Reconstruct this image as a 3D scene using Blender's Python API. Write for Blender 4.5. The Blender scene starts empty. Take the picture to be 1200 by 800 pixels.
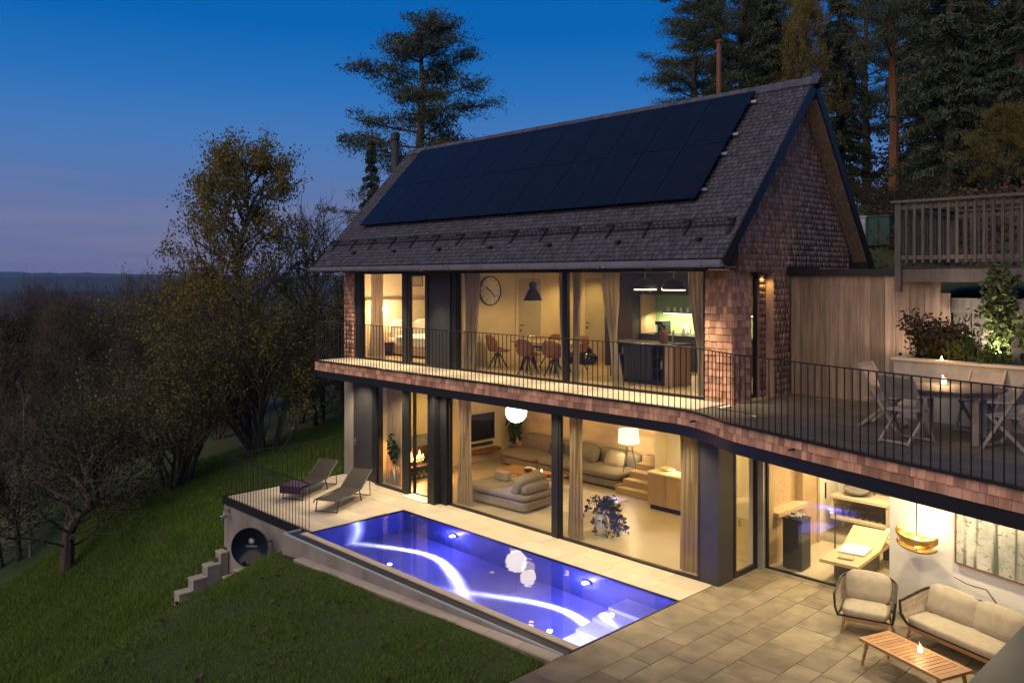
import bpy, math, random
import numpy as np
from mathutils import Vector, Matrix, Euler
R = math.radians
PI = math.pi
S = bpy.context.scene
COL = S.collection
rng = random.Random(7)

# ------------------------------------------------------------------ camera, world, sun, exposure
cam = bpy.data.objects.new('camera', bpy.data.cameras.new('camera'))
COL.objects.link(cam)
cam.location = (19.25, -13.75, 5.81)
cam.rotation_euler = (R(90), 0, 0.798)
cam.data.sensor_width = 36.0
cam.data.lens = 970.7 / 1200 * 36
cam.data.shift_y = -(400 - 327) / 1200
cam.data.clip_end = 20000
cam.data.clip_start = 0.1
S.camera = cam

W = bpy.data.worlds.new('World'); S.world = W; W.use_nodes = True
wn = W.node_tree.nodes; wl = W.node_tree.links
bg = wn['Background']
tc = wn.new('ShaderNodeTexCoord'); sx = wn.new('ShaderNodeSeparateXYZ')
wl.new(tc.outputs['Generated'], sx.inputs[0])
ramp = wn.new('ShaderNodeValToRGB')
wl.new(sx.outputs['Z'], ramp.inputs[0])
cr = ramp.color_ramp
stops = [(0.0, (.14, .145, .27)), (.05, (.112, .148, .285)), (.1, (.088, .152, .335)), (.165, (.048, .155, .40)),
         (.22, (.016, .132, .40)), (.285, (.001, .103, .37)), (.6, (.001, .065, .28))]
cr.elements[0].position = stops[0][0]; cr.elements[0].color = (*stops[0][1], 1)
cr.elements[1].position = stops[-1][0]; cr.elements[1].color = (*stops[-1][1], 1)
for p, c in stops[1:-1]:
    e = cr.elements.new(p); e.color = (*c, 1)
# thin dusk cloud streaks low over the horizon
mp = wn.new('ShaderNodeMapping'); mp.inputs['Scale'].default_value = (2.2, 2.2, 26)
wl.new(tc.outputs['Generated'], mp.inputs[0])
nz = wn.new('ShaderNodeTexNoise'); nz.inputs['Scale'].default_value = 1.6; nz.inputs['Detail'].default_value = 5
wl.new(mp.outputs[0], nz.inputs['Vector'])
mr = wn.new('ShaderNodeMapRange'); mr.inputs['From Min'].default_value = .42; mr.inputs['From Max'].default_value = .72
wl.new(nz.outputs['Fac'], mr.inputs['Value'])
lowm = wn.new('ShaderNodeMapRange'); lowm.inputs['From Min'].default_value = .13; lowm.inputs['From Max'].default_value = .03
wl.new(sx.outputs['Z'], lowm.inputs['Value'])
mul = wn.new('ShaderNodeMath'); mul.operation = 'MULTIPLY'
wl.new(mr.outputs[0], mul.inputs[0]); wl.new(lowm.outputs[0], mul.inputs[1])
mul2 = wn.new('ShaderNodeMath'); mul2.operation = 'MULTIPLY'; mul2.inputs[1].default_value = .85
wl.new(mul.outputs[0], mul2.inputs[0])
mx = wn.new('ShaderNodeMix'); mx.data_type = 'RGBA'; mx.inputs['B'].default_value = (.2, .17, .27, 1)
wl.new(mul2.outputs[0], mx.inputs['Factor']); wl.new(ramp.outputs[0], mx.inputs['A'])
wl.new(mx.outputs['Result'], bg.inputs['Color'])
bg.inputs['Strength'].default_value = 1.0

sun = bpy.data.objects.new('sun', bpy.data.lights.new('sun', 'SUN')); COL.objects.link(sun)
sun.data.energy = 1.75; sun.data.angle = R(70); sun.data.color = (1.0, .74, .45)
sun.rotation_euler = Vector((-.06, .74, -.62)).to_track_quat('-Z', 'Y').to_euler()     # broad soft dusk glow from the valley side

S.view_settings.view_transform = 'Standard'; S.view_settings.look = 'None'
S.view_settings.exposure = .3; S.view_settings.gamma = 1
S.view_settings.use_curve_mapping = False
S.cycles.max_bounces = 8; S.cycles.diffuse_bounces = 3; S.cycles.glossy_bounces = 3
S.cycles.transmission_bounces = 5; S.cycles.transparent_max_bounces = 14; S.cycles.volume_bounces = 0
S.cycles.sample_clamp_indirect = 60; S.cycles.caustics_reflective = False; S.cycles.caustics_refractive = False
S.cycles.use_denoising = True

# ------------------------------------------------------------------ materials
def M(name, a, b=None, rough=.6, scale=6, stretch=(1, 1, 1), bump=.12, bscale=None, metal=0, rnd=0.0, spec=.4, detail=4, island=True):
    """two-tone procedural surface: noise between a and b, a brightness shift per object/piece, fine relief"""
    m = bpy.data.materials.new(name); m.use_nodes = True
    n = m.node_tree.nodes; l = m.node_tree.links; P = n['Principled BSDF']
    b = b or tuple(x * .68 for x in a)
    t = n.new('ShaderNodeTexCoord'); oi = n.new('ShaderNodeObjectInfo')
    off = n.new('ShaderNodeVectorMath'); off.operation = 'SCALE'; off.inputs['Scale'].default_value = 37.0
    cmb = n.new('ShaderNodeCombineXYZ')
    l.new(oi.outputs['Random'], cmb.inputs[0]); l.new(oi.outputs['Random'], cmb.inputs[1])
    l.new(cmb.outputs[0], off.inputs[0])
    add = n.new('ShaderNodeVectorMath'); add.operation = 'ADD'
    l.new(t.outputs['Object'], add.inputs[0]); l.new(off.outputs[0], add.inputs[1])
    mpn = n.new('ShaderNodeMapping'); mpn.inputs['Scale'].default_value = stretch
    l.new(add.outputs[0], mpn.inputs[0])
    no = n.new('ShaderNodeTexNoise'); no.inputs['Scale'].default_value = scale; no.inputs['Detail'].default_value = detail
    l.new(mpn.outputs[0], no.inputs['Vector'])
    r = n.new('ShaderNodeMapRange'); r.inputs['From Min'].default_value = .32; r.inputs['From Max'].default_value = .68
    l.new(no.outputs['Fac'], r.inputs['Value'])
    mix = n.new('ShaderNodeMix'); mix.data_type = 'RGBA'
    mix.inputs['A'].default_value = (*a, 1); mix.inputs['B'].default_value = (*b, 1)
    l.new(r.outputs[0], mix.inputs['Factor'])
    out = mix.outputs['Result']
    if rnd:
        s = n.new('ShaderNodeMath'); s.operation = 'ADD'
        l.new(oi.outputs['Random'], s.inputs[0])
        if island:
            g = n.new('ShaderNodeNewGeometry'); l.new(g.outputs['Random Per Island'], s.inputs[1])
        else:
            s.inputs[1].default_value = 0
        fr = n.new('ShaderNodeMath'); fr.operation = 'FRACT'; l.new(s.outputs[0], fr.inputs[0])
        rr = n.new('ShaderNodeMapRange'); rr.inputs['To Min'].default_value = 1 - rnd; rr.inputs['To Max'].default_value = 1 + rnd
        l.new(fr.outputs[0], rr.inputs['Value'])
        sc = n.new('ShaderNodeVectorMath'); sc.operation = 'SCALE'
        l.new(out, sc.inputs[0]); l.new(rr.outputs[0], sc.inputs['Scale'])
        out = sc.outputs[0]
    l.new(out, P.inputs['Base Color'])
    P.inputs['Roughness'].default_value = rough; P.inputs['Metallic'].default_value = metal
    P.inputs['Specular IOR Level'].default_value = spec
    if bump:
        no2 = n.new('ShaderNodeTexNoise'); no2.inputs['Scale'].default_value = bscale or scale * 4; no2.inputs['Detail'].default_value = 3
        l.new(mpn.outputs[0], no2.inputs['Vector'])
        bp = n.new('ShaderNodeBump'); bp.inputs['Strength'].default_value = bump; bp.inputs['Distance'].default_value = .02
        l.new(no2.outputs['Fac'], bp.inputs['Height']); l.new(bp.outputs[0], P.inputs['Normal'])
    return m

def EM(name, col, strength):
    m = bpy.data.materials.new(name); m.use_nodes = True
    n = m.node_tree.nodes; l = m.node_tree.links
    n.remove(n['Principled BSDF']); e = n.new('ShaderNodeEmission')
    e.inputs['Color'].default_value = (*col, 1); e.inputs['Strength'].default_value = strength
    l.new(e.outputs[0], n['Material Output'].inputs['Surface'])
    return m

def GLASS(name, tint=(1, 1, 1), base=.03):
    m = bpy.data.materials.new(name); m.use_nodes = True
    n = m.node_tree.nodes; l = m.node_tree.links
    n.remove(n['Principled BSDF'])
    tr = n.new('ShaderNodeBsdfTransparent'); tr.inputs[0].default_value = (*tint, 1)
    gl = n.new('ShaderNodeBsdfGlossy'); gl.inputs['Roughness'].default_value = 0.004
    lw = n.new('ShaderNodeLayerWeight'); lw.inputs['Blend'].default_value = .5
    p = n.new('ShaderNodeMath'); p.operation = 'POWER'; p.inputs[1].default_value = 4.8
    l.new(lw.outputs['Facing'], p.inputs[0])
    mr = n.new('ShaderNodeMapRange'); mr.inputs['To Min'].default_value = base; mr.inputs['To Max'].default_value = 1
    l.new(p.outputs[0], mr.inputs['Value'])
    mx = n.new('ShaderNodeMixShader')
    l.new(mr.outputs[0], mx.inputs[0]); l.new(tr.outputs[0], mx.inputs[1]); l.new(gl.outputs[0], mx.inputs[2])
    l.new(mx.outputs[0], n['Material Output'].inputs['Surface'])
    return m

def LEAF(name, cols, rough=.7, trans=.25):
    m = bpy.data.materials.new(name); m.use_nodes = True
    n = m.node_tree.nodes; l = m.node_tree.links; P = n['Principled BSDF']
    g = n.new('ShaderNodeNewGeometry'); rp = n.new('ShaderNodeValToRGB')
    e = rp.color_ramp.elements
    e[0].color = (*cols[0], 1); e[1].color = (*cols[-1], 1)
    for i, c in enumerate(cols[1:-1]):
        k = e.new((i + 1) / (len(cols) - 1)); k.color = (*c, 1)
    l.new(g.outputs['Random Per Island'], rp.inputs[0])
    l.new(rp.outputs[0], P.inputs['Base Color'])
    P.inputs['Roughness'].default_value = rough; P.inputs['Specular IOR Level'].default_value = .25
    if trans:
        tl = n.new('ShaderNodeBsdfTranslucent'); l.new(rp.outputs[0], tl.inputs[0])
        mx = n.new('ShaderNodeMixShader'); mx.inputs[0].default_value = trans
        l.new(P.outputs[0], mx.inputs[1]); l.new(tl.outputs[0], mx.inputs[2])
        l.new(mx.outputs[0], n['Material Output'].inputs['Surface'])
    return m

MT = dict(
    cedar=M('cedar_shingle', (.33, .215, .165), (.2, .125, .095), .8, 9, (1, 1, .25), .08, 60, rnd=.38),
    roofsh=M('weathered_shingle', (.078, .078, .108), (.048, .047, .066), .75, 7, (1, .3, 1), .25, 40, rnd=.26),
    litcedar=M('lit_cedar_shingle', (.6, .34, .23), (.38, .195, .13), .8, 9, (1, 1, .25), .15, 60, rnd=.42),  # paler than the gable cedar: light on fascia and pier put into the colour
    step=M('pale_pool_step', (.72, .74, .78), (.62, .64, .7), .5, 3, bump=.05),
    timber=M('larch_board', (.31, .23, .175), (.16, .115, .088), .7, 2.2, (7, 7, .5), .25, 30, rnd=.34, detail=8),
    greywood=M('weathered_grey_wood', (.1, .087, .087), (.06, .052, .052), .75, 5, (5, 5, .5), .25, 30, rnd=.2),
    palewood=M('silvered_teak', (.36, .31, .26), (.26, .22, .18), .7, 6, (1, 1, 1), .2, 30, rnd=.15),
    teak=M('oiled_teak', (.36, .19, .085), (.26, .13, .055), .5, 5, (1, 6, 6), .15, 30, rnd=.18),
    oak=M('oak_veneer', (.42, .3, .18), (.33, .23, .13), .5, 3, (6, 6, .5), .1, 30, rnd=.1),
    oakflat=M('oak_top', (.45, .33, .2), (.35, .25, .15), .45, 3, (.6, 6, 6), .1, 30, rnd=.1),
    darkwood=M('dark_wood', (.05, .035, .025), (.03, .02, .015), .45, 4, (6, 6, .5), .1, 30),
    black=M('black_metal', (.016, .016, .018), (.011, .011, .012), .42, 8, bump=.03),
    anth=M('anthracite_panel', (.035, .034, .036), (.028, .027, .03), .5, 5, bump=.05),
    gutter=M('zinc_gutter', (.2, .2, .25), (.15, .15, .19), .4, 3, bump=.04, metal=.25),
    plaster=M('warm_plaster', (.68, .57, .38), (.62, .52, .34), .85, 3, bump=.06, bscale=60),
    white=M('white_plaster', (.78, .75, .69), (.73, .7, .64), .85, 2, bump=.05, bscale=80),
    mural=M('landscape_wallpaper', (.64, .5, .3), (.4, .29, .19), .85, 1.1, (1, 1, 1.6), .05, 60, detail=7),
    grey=M('grey_render', (.28, .26, .235), (.17, .155, .14), .9, 1.6, (1, 1, .35), bump=.2, bscale=50),
    conc=M('concrete', (.37, .345, .31), (.2, .187, .168), .85, 2.6, (1, 1, .4), bump=.25, bscale=40, rnd=.08),
    slab=M('pale_stone_slab', (.5, .43, .33), (.43, .365, .28), .7, 2.5, bump=.12, bscale=30, rnd=.07),
    sand=M('sandstone_tile', (.235, .19, .125), (.13, .107, .075), .6, 2.6, bump=.25, bscale=26, rnd=.2, detail=8),
    joint=M('mortar', (.2, .18, .15), (.16, .145, .12), .95, 10, bump=.2),
    ttile=M('terrace_tile', (.13, .11, .085), (.09, .078, .06), .7, 2.5, bump=.15, bscale=30, rnd=.16),
    floor=M('polished_screed', (.4, .35, .26), (.34, .3, .22), .35, 1.5, bump=.03, bscale=30),
    wfloor=M('wood_floor', (.42, .3, .17), (.36, .25, .14), .4, 3, (.6, 6, 6), .05, 30),
    tread=M('stair_oak', (.36, .26, .16), (.3, .21, .13), .55, 4, (1, 6, 6), .1, 30),
    fabric=M('sofa_fabric', (.2, .172, .138), (.16, .138, .11), .95, 12, bump=.3, bscale=160),
    darkfab=M('dark_cushion', (.09, .08, .075), (.07, .06, .055), .95, 12, bump=.3, bscale=160),
    palefab=M('taupe_cushion', (.36, .31, .24), (.31, .265, .2), .95, 10, bump=.3, bscale=160),
    linen=M('white_linen', (.8, .76, .68), (.72, .68, .6), .95, 5, bump=.25, bscale=40),
    curt=LEAF('curtain_linen', [(.6, .53, .42), (.6, .5, .36)], .95, .75),
    rope=M('pale_rope', (.55, .47, .36), (.46, .39, .29), .9, 20, bump=.3, rnd=.12),
    leather=M('cognac_leather', (.22, .085, .03), (.16, .06, .022), .5, 6, bump=.1),
    rug=M('cream_rug', (.62, .58, .5), (.54, .5, .43), 1, 8, bump=.5, bscale=120),
    screen=M('tv_screen', (.006, .006, .007), (.005, .005, .006), .12, 3, bump=0, spec=.6),
    pv=M('solar_glass', (.009, .013, .024), (.007, .01, .019), .3, 3, bump=.0, spec=.1),
    pool=M('pool_liner', (.19, .22, .33), (.15, .18, .28), .5, 3, bump=.05),
    poolwall=M('pool_wall_liner', (.09, .12, .28), (.07, .1, .24), .5, 3, bump=.05),
    slate=M('coated_coping', (.04, .043, .065), (.03, .033, .05), .45, 3, bump=.05, metal=.2),
    steel=M('brushed_steel', (.45, .44, .43), (.38, .37, .36), .35, 5, bump=.03, metal=.9),
    ceramic=M('pale_ceramic', (.62, .6, .56), (.55, .53, .5), .4, 4, bump=.05),
    gold=M('hammered_brass', (.72, .5, .18), (.55, .36, .1), .3, 10, bump=.4, bscale=30, metal=.9),
    soil=M('dark_soil', (.05, .035, .025), (.03, .022, .016), 1, 6, bump=.5),
    grass=M('grass_ground', (.038, .07, .015), (.05, .058, .02), 1, .9, bump=.4, bscale=25, detail=8),
    bark=M('dark_bark', (.11, .085, .07), (.07, .052, .042), .95, 8, (1, 1, .3), .5, 40),
    pbark=M('pale_bark', (.3, .27, .24), (.14, .12, .1), .9, 6, (1, 1, .4), .3, 30),
    rbark=M('red_pine_bark', (.2, .09, .045), (.12, .055, .03), .95, 8, (1, 1, .3), .5, 30),
    stone=M('rough_grey_stone', (.26, .25, .23), (.16, .155, .145), .9, 6, bump=.4, rnd=.2),
    green=M('kitchen_green', (.2, .3, .15), (.16, .25, .12), .4, 3, bump=.03),
    door=M('painted_door', (.42, .37, .27), (.39, .345, .25), .5, 3, bump=.02),
    bluebin=M('green_plastic', (.03, .08, .07), (.022, .06, .055), .5, 4, bump=.05),
    palebin=M('pale_plastic', (.4, .45, .47), (.33, .38, .4), .5, 4, bump=.05),
    mesh=M('lounger_mesh', (.02, .0165, .013), (.015, .013, .01), .8, 30, bump=.2, bscale=200),
    purple=M('aubergine_towel', (.05, .022, .05), (.035, .016, .035), .95, 10, bump=.3, bscale=100),
    dish=M('dark_dish_paint', (.008, .013, .02), (.006, .01, .016), .18, 3, bump=.0, spec=.25),
    rust=M('rusty_steel', (.22, .09, .045), (.14, .06, .035), .7, 8, bump=.2),
    glass=GLASS('window_glass'), spaglass=GLASS('clear_glass', base=.05),
    glow=EM('lamp_glow', (1, .86, .6), 14), dimglow=EM('downlight_glow', (1, .8, .5), .4), softglow=EM('shade_glow', (1, .82, .55), 1.3),
    led=EM('led_glow', (1, .88, .55), 9), flame=EM('candle_flame', (1, .62, .25), 30),
    fire=EM('fire_flame', (1, .36, .07), 14), poolglow=EM('pool_lamp_glow', (.55, .5, 1), 40),
    ovenled=EM('counter_light', (1, .86, .62), 5),
)

# ------------------------------------------------------------------ mesh builder and scene helpers
class MB:
    def __init__(self): self.v = []; self.f = []
    def add(self, vs, fs):
        o = len(self.v); self.v.extend([tuple(p) for p in vs]); self.f.extend([tuple(i + o for i in q) for q in fs]); return self
    def box(self, c, s, rz=0, rot=None):
        hx, hy, hz = s[0] / 2, s[1] / 2, s[2] / 2
        m = rot if rot is not None else Matrix.Rotation(rz, 3, 'Z')
        vs = [Vector(c) + m @ Vector((x * hx, y * hy, z * hz)) for z in (-1, 1) for y in (-1, 1) for x in (-1, 1)]
        return self.add(vs, [(0, 2, 3, 1), (4, 5, 7, 6), (0, 1, 5, 4), (2, 6, 7, 3), (0, 4, 6, 2), (1, 3, 7, 5)])
    def bb(self, x0, x1, y0, y1, z0, z1):
        return self.box(((x0 + x1) / 2, (y0 + y1) / 2, (z0 + z1) / 2), (abs(x1 - x0), abs(y1 - y0), abs(z1 - z0)))
    def tube(self, pts, r, n=6, cap=True):
        pts = [Vector(p) for p in pts]; k = len(pts)
        rs = r if isinstance(r, (list, tuple)) else [r] * k
        vs = []; fs = []
        for i, p in enumerate(pts):
            d = (pts[min(i + 1, k - 1)] - pts[max(i - 1, 0)]).normalized()
            a = d.orthogonal().normalized() if i == 0 else (a - d * a.dot(d)).normalized()
            b = d.cross(a)
            for j in range(n):
                t = 2 * PI * j / n
                vs.append(p + (a * math.cos(t) + b * math.sin(t)) * rs[i])
        for i in range(k - 1):
            for j in range(n):
                fs.append((i * n + j, i * n + (j + 1) % n, (i + 1) * n + (j + 1) % n, (i + 1) * n + j))
        if cap:
            fs.append(tuple(range(n - 1, -1, -1))); fs.append(tuple((k - 1) * n + j for j in range(n)))
        return self.add(vs, fs)
    def bar(self, p, q, w, h):
        """rectangular bar from p to q, w across, h in height"""
        p = Vector(p); q = Vector(q); d = q - p; L = d.length; d.normalize()
        up = Vector((0, 0, 1)) if abs(d.z) < .95 else Vector((0, 1, 0))
        s = d.cross(up).normalized(); u = s.cross(d)
        m = Matrix((s, d, u)).transposed()
        return self.box((p + q) / 2, (w, L, h), rot=m)
    def lathe(self, prof, c=(0, 0, 0), n=20, sx=1, sy=1, cap=True):
        vs = []; fs = []; k = len(prof)
        for r, z in prof:
            for j in range(n):
                t = 2 * PI * j / n
                vs.append((c[0] + r * sx * math.cos(t), c[1] + r * sy * math.sin(t), c[2] + z))
        for i in range(k - 1):
            for j in range(n):
                fs.append((i * n + j, i * n + (j + 1) % n, (i + 1) * n + (j + 1) % n, (i + 1) * n + j))
        if not cap: return self.add(vs, fs)
        if prof[0][0] > 1e-4: fs.append(tuple(range(n - 1, -1, -1)))
        if prof[-1][0] > 1e-4: fs.append(tuple((k - 1) * n + j for j in range(n)))
        return self.add(vs, fs)
    def ball(self, c, r, n=16, sz=1):
        k = max(6, n // 2)
        return self.lathe([(max(r * math.sin(PI * i / k), 1e-5), -r * sz * math.cos(PI * i / k)) for i in range(k + 1)], c, n)
    def prism(self, poly, z0, z1):
        n = len(poly)
        vs = [(x, y, z0) for x, y in poly] + [(x, y, z1) for x, y in poly]
        fs = [tuple(range(n - 1, -1, -1)), tuple(range(n, 2 * n))] + [(i, (i + 1) % n, n + (i + 1) % n, n + i) for i in range(n)]
        return self.add(vs, fs)
    def rbox(self, c, s, r=.05, rot=None, n=5, puff=0.0):
        """soft rounded block; puff swells the middle of the faces like a stuffed cushion"""
        h = Vector(s) / 2; r = min(r, min(h) * .98); m = rot if rot is not None else Matrix.Identity(3)
        vs = []; fs = []; idx = {}
        def vert(i, j, k):
            key = (i, j, k)
            if key in idx: return idx[key]
            p = Vector([(2 * t / n - 1) for t in (i, j, k)])
            q = Vector([math.copysign(abs(p[a]) ** .6, p[a]) * h[a] for a in range(3)])
            inner = Vector([max(-h[a] + r, min(h[a] - r, q[a])) for a in range(3)])
            d = q - inner
            if d.length > 1e-9: d = d.normalized() * r
            o = inner + d
            if puff:
                for a in range(3):
                    b, e = (a + 1) % 3, (a + 2) % 3
                    o[a] += math.copysign(puff, p[a]) * abs(p[a]) ** 2 * (1 - p[b] ** 2) * (1 - p[e] ** 2) if abs(p[a]) > .1 else 0
            idx[key] = len(vs); vs.append(Vector(c) + m @ o); return idx[key]
        for a in range(n):
            for b in range(n):
                fs.append((vert(a, b, 0), vert(a, b + 1, 0), vert(a + 1, b + 1, 0), vert(a + 1, b, 0)))
                fs.append((vert(a, b, n), vert(a + 1, b, n), vert(a + 1, b + 1, n), vert(a, b + 1, n)))
                fs.append((vert(a, 0, b), vert(a + 1, 0, b), vert(a + 1, 0, b + 1), vert(a, 0, b + 1)))
                fs.append((vert(a, n, b), vert(a, n, b + 1), vert(a + 1, n, b + 1), vert(a + 1, n, b)))
                fs.append((vert(0, a, b), vert(0, a, b + 1), vert(0, a + 1, b + 1), vert(0, a + 1, b)))
                fs.append((vert(n, a, b), vert(n, a + 1, b), vert(n, a + 1, b + 1), vert(n, a, b + 1)))
        return self.add(vs, fs)
    def mesh(self, name, mat, smooth=False):
        me = bpy.data.meshes.new(name); me.from_pydata([tuple(v) for v in self.v], [], self.f)
        me.materials.append(MT[mat] if isinstance(mat, str) else mat)
        if smooth: me.shade_smooth()
        me.update(); return me
    def build(self, name, mat, parent=None, smooth=False, loc=None, kind=None):
        return link(name, self.mesh(name, mat, smooth), parent, loc, kind)

def link(name, me, parent=None, loc=None, kind=None, rot=None, scale=None):
    o = bpy.data.objects.new(name, me); COL.objects.link(o)
    if parent: o.parent = parent
    if loc: o.location = loc
    if rot: o.rotation_euler = rot
    if scale: o.scale = scale
    if kind: o['kind'] = kind
    return o

def tag(o, label, cat, group=None, kind=None):
    o['label'] = label; o['category'] = cat
    if group: o['group'] = group
    if kind: o['kind'] = kind
    return o

def thing(name, label, cat, loc=(0, 0, 0), rz=0, group=None):
    o = bpy.data.objects.new(name, None); COL.objects.link(o)
    o.location = loc; o.rotation_euler = (0, 0, rz); o.empty_display_size = .2
    return tag(o, label, cat, group)

def dup(root, loc, rz, label, group=None, scale=None):
    r = root.copy(); COL.objects.link(r); r.location = loc; r.rotation_euler = (0, 0, rz)
    if scale: r.scale = scale
    r['label'] = label
    if group: r['group'] = group
    def rec(src, dst):
        for ch in list(src.children):
            c = ch.copy(); COL.objects.link(c); c.parent = dst
            rec(ch, c)
    rec(root, r)
    return r

def structure(name, mb, mat, parent=None, smooth=False):
    return mb.build(name, mat, parent, smooth, kind='structure')

LAMP = 3.4
def lamp(kind, loc, energy, color, parent=None, radius=.06, spot=None, blend=.6, target=None, size=None):
    ld = bpy.data.lights.new('lamp_light', kind); ld.energy = energy * LAMP; ld.color = color
    if kind in ('POINT', 'SPOT'): ld.shadow_soft_size = radius
    if kind == 'SPOT': ld.spot_size = R(spot or 90); ld.spot_blend = blend
    if kind == 'AREA': ld.shape = 'RECTANGLE'; ld.size, ld.size_y = size
    o = bpy.data.objects.new('lamp_light', ld); COL.objects.link(o); o.location = loc
    if target is not None:
        o.rotation_euler = (Vector(target) - Vector(loc)).to_track_quat('-Z', 'Y').to_euler()
    if parent: o.parent = parent
    return o

def quads(name, mat, P, A, B, parent=None, kind=None, loc=None):
    """numpy: one quad per row, corner P, edge vectors A and B"""
    n = len(P); V = np.empty((n, 4, 3), np.float32)
    V[:, 0] = P; V[:, 1] = P + A; V[:, 2] = P + A + B; V[:, 3] = P + B
    return link(name, npmesh(name, mat, V.reshape(-1, 3), 4), parent, loc, kind)

def npmesh(name, mat, V, k):
    me = bpy.data.meshes.new(name); nv = len(V); nf = nv // k
    me.vertices.add(nv); me.vertices.foreach_set('co', np.ascontiguousarray(V, np.float32).ravel())
    me.loops.add(nv); me.loops.foreach_set('vertex_index', np.arange(nv, dtype=np.int32))
    me.polygons.add(nf); me.polygons.foreach_set('loop_start', np.arange(0, nv, k, dtype=np.int32))
    me.materials.append(MT[mat] if isinstance(mat, str) else mat)
    me.update(calc_edges=True); return me

def smoothstep(a, b, x):
    t = np.clip((x - a) / (b - a), 0, 1); return t * t * (3 - 2 * t)

# ------------------------------------------------------------------ terrain
def ground(x, y):
    x = np.asarray(x, float); y = np.asarray(y, float)
    yy = np.where(y > 0, .15 * y, np.where(y > -3.7, .3 * y, np.where(y > -5.1, -1.11 + .96 * (y + 3.7), -2.454 + .45 * (y + 5.1))))
    yy = np.where(y < -18, -2.454 + .45 * (-12.9) + .1 * (y + 18), yy)
    left = -.3 + yy + .12 * np.minimum(x + 3, 4) - .16 * np.clip(-34 - x, 0, 300)
    left = left + .05 * np.sin(x * .9 + 1) * np.cos(y * .8) * smoothstep(-3, -5, x)
    # lawn mound in front of the pool
    lp = np.clip(-.475 + .0435 * x, -.5, -.03) - .035 - .03 * np.clip(-7 - y, 0, 60)
    s = -(x - 2.0) * .867 - (y + 4.1) * .5
    mound = lp - .7 * np.where(s > .5, s - .25, np.where(s > -.5, .5 * (s + .5) ** 2 * .5, 0)) + .03 * np.sin(x * 1.7) * np.cos(y * 1.3)
    z = np.where((x > -1.85) & (y < -3.6), np.maximum(mound, left - .2), left)
    stair = (x > -1.85) & (x < -.42) & (y < -3.6) & (y > -5.6)
    z = np.where(stair, np.minimum(z, np.where(y > -5.1, -2.0 + .62 * (y + 3.8), -2.81 + .3 * (y + 5.1))), z)
    # flat pad below the house and paving
    pad = (x > -2.0) & (y > -4.25) & (y < 6.2)
    z = np.where(pad & (x > 1.2), -2.6, np.where(pad & (y > -3.7), -1.9, z))
    z = np.where((x > 10.5) & (y > -7.5) & (y < 6.2), -.75, z)
    # hillside behind the house
    up = 5.55 + 4.0 * (1 - np.exp(-np.clip(y - 5.6, 0, 300) / 8.5))
    k = smoothstep(-20, -1.5, x) * smoothstep(5.7, 6.1, y)
    k = np.where(x < -2.2, smoothstep(-26, -3, x) * smoothstep(5, 22, y), k)
    z = z * (1 - k) + up * k
    z = z - .06 * np.clip(np.hypot(x, y) - 120, 0, 900)
    return z

def axis(segs):
    out = []
    for a, b, st in segs: out += list(np.arange(a, b, st))
    return np.array(out + [segs[-1][1]])
gx = axis([(-6000, -1000, 500), (-1000, -100, 60), (-100, -30, 5), (-30, -14, .8), (-14, -2.4, .35), (-2.4, -1.6, .1), (-1.6, -.4, .1), (-.4, 13, .3), (13, 30, 1), (30, 100, 8), (100, 1000, 80), (1000, 6000, 500)])
gy = axis([(-6000, -1000, 500), (-1000, -100, 60), (-100, -30, 6), (-30, -12, .8), (-12, -5.7, .28), (-5.7, -3.5, .1), (-3.5, 5, .4), (5, 7, .1), (7, 30, .8), (30, 100, 6), (100, 1000, 60), (1000, 6000, 500)])
GX, GY = np.meshgrid(gx, gy); GZ = ground(GX, GY)
nx, ny = len(gx), len(gy)
ii = (np.arange(ny - 1)[:, None] * nx + np.arange(nx - 1)[None]).ravel()
me = bpy.data.meshes.new('terrain')
me.from_pydata(np.stack([GX, GY, GZ], -1).reshape(-1, 3).tolist(), [], np.stack([ii, ii + 1, ii + 1 + nx, ii + nx], -1).tolist())
me.materials.append(MT['grass']); me.shade_smooth()
link('terrain', me, kind='structure')

# earth bank behind the timber fence, above the spa rooms
bk = MB(); xs = np.arange(11.3, 40, .7); ys = np.arange(2.12, 6.3, .35)
for j, y in enumerate(ys):
    for x in xs: bk.v.append((x, y, 5.35 + .09 * (y - 2) + .04 * math.sin(x * 2 + y)))
for j in range(len(ys) - 1):
    for i in range(len(xs) - 1):
        a = j * len(xs) + i; bk.f.append((a, a + 1, a + 1 + len(xs), a + len(xs)))
structure('hillside', bk, 'grass', smooth=True)

# distant wooded hills
MT['farwood'] = M('far_woodland', (.03, .04, .03), (.018, .024, .02), 1, .02, bump=0, detail=8)
def ridge(name, dist, z0, amp, seed, depth, base=-90):
    r = np.random.RandomState(seed); b = MB()
    angs = np.radians(np.arange(96, 215, .5)); ph = r.rand(7) * 6.28
    for a in angs:
        h = z0 + amp * .22 * (r.rand() + r.rand() - 1) + amp * sum(math.sin(a * f + p) / (1 + .35 * f) for f, p in zip((3, 7, 13, 23, 41, 67, 97), ph)) + r.rand() * amp * .05
        c, s_ = math.cos(a), math.sin(a)
        b.v += [(c * (dist - depth), s_ * (dist - depth), base), (c * (dist - depth * .45), s_ * (dist - depth * .45), base + (h - base) * .6),
                (c * dist, s_ * dist, h), (c * (dist + depth * 2), s_ * (dist + depth * 2), base)]
    for i in range(len(angs) - 1):
        for k in range(3): b.f.append((i * 4 + k, i * 4 + 4 + k, i * 4 + 5 + k, i * 4 + 1 + k))
    structure(name, b, 'farwood', smooth=True)
ridge('far_hills', 4600, 40, 16, 3, 900, -200)
ridge('far_hills', 2700, 8, 14, 11, 600, -150)
ridge('near_hills', 1150, -10, 5, 5, 350, -120)

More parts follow.
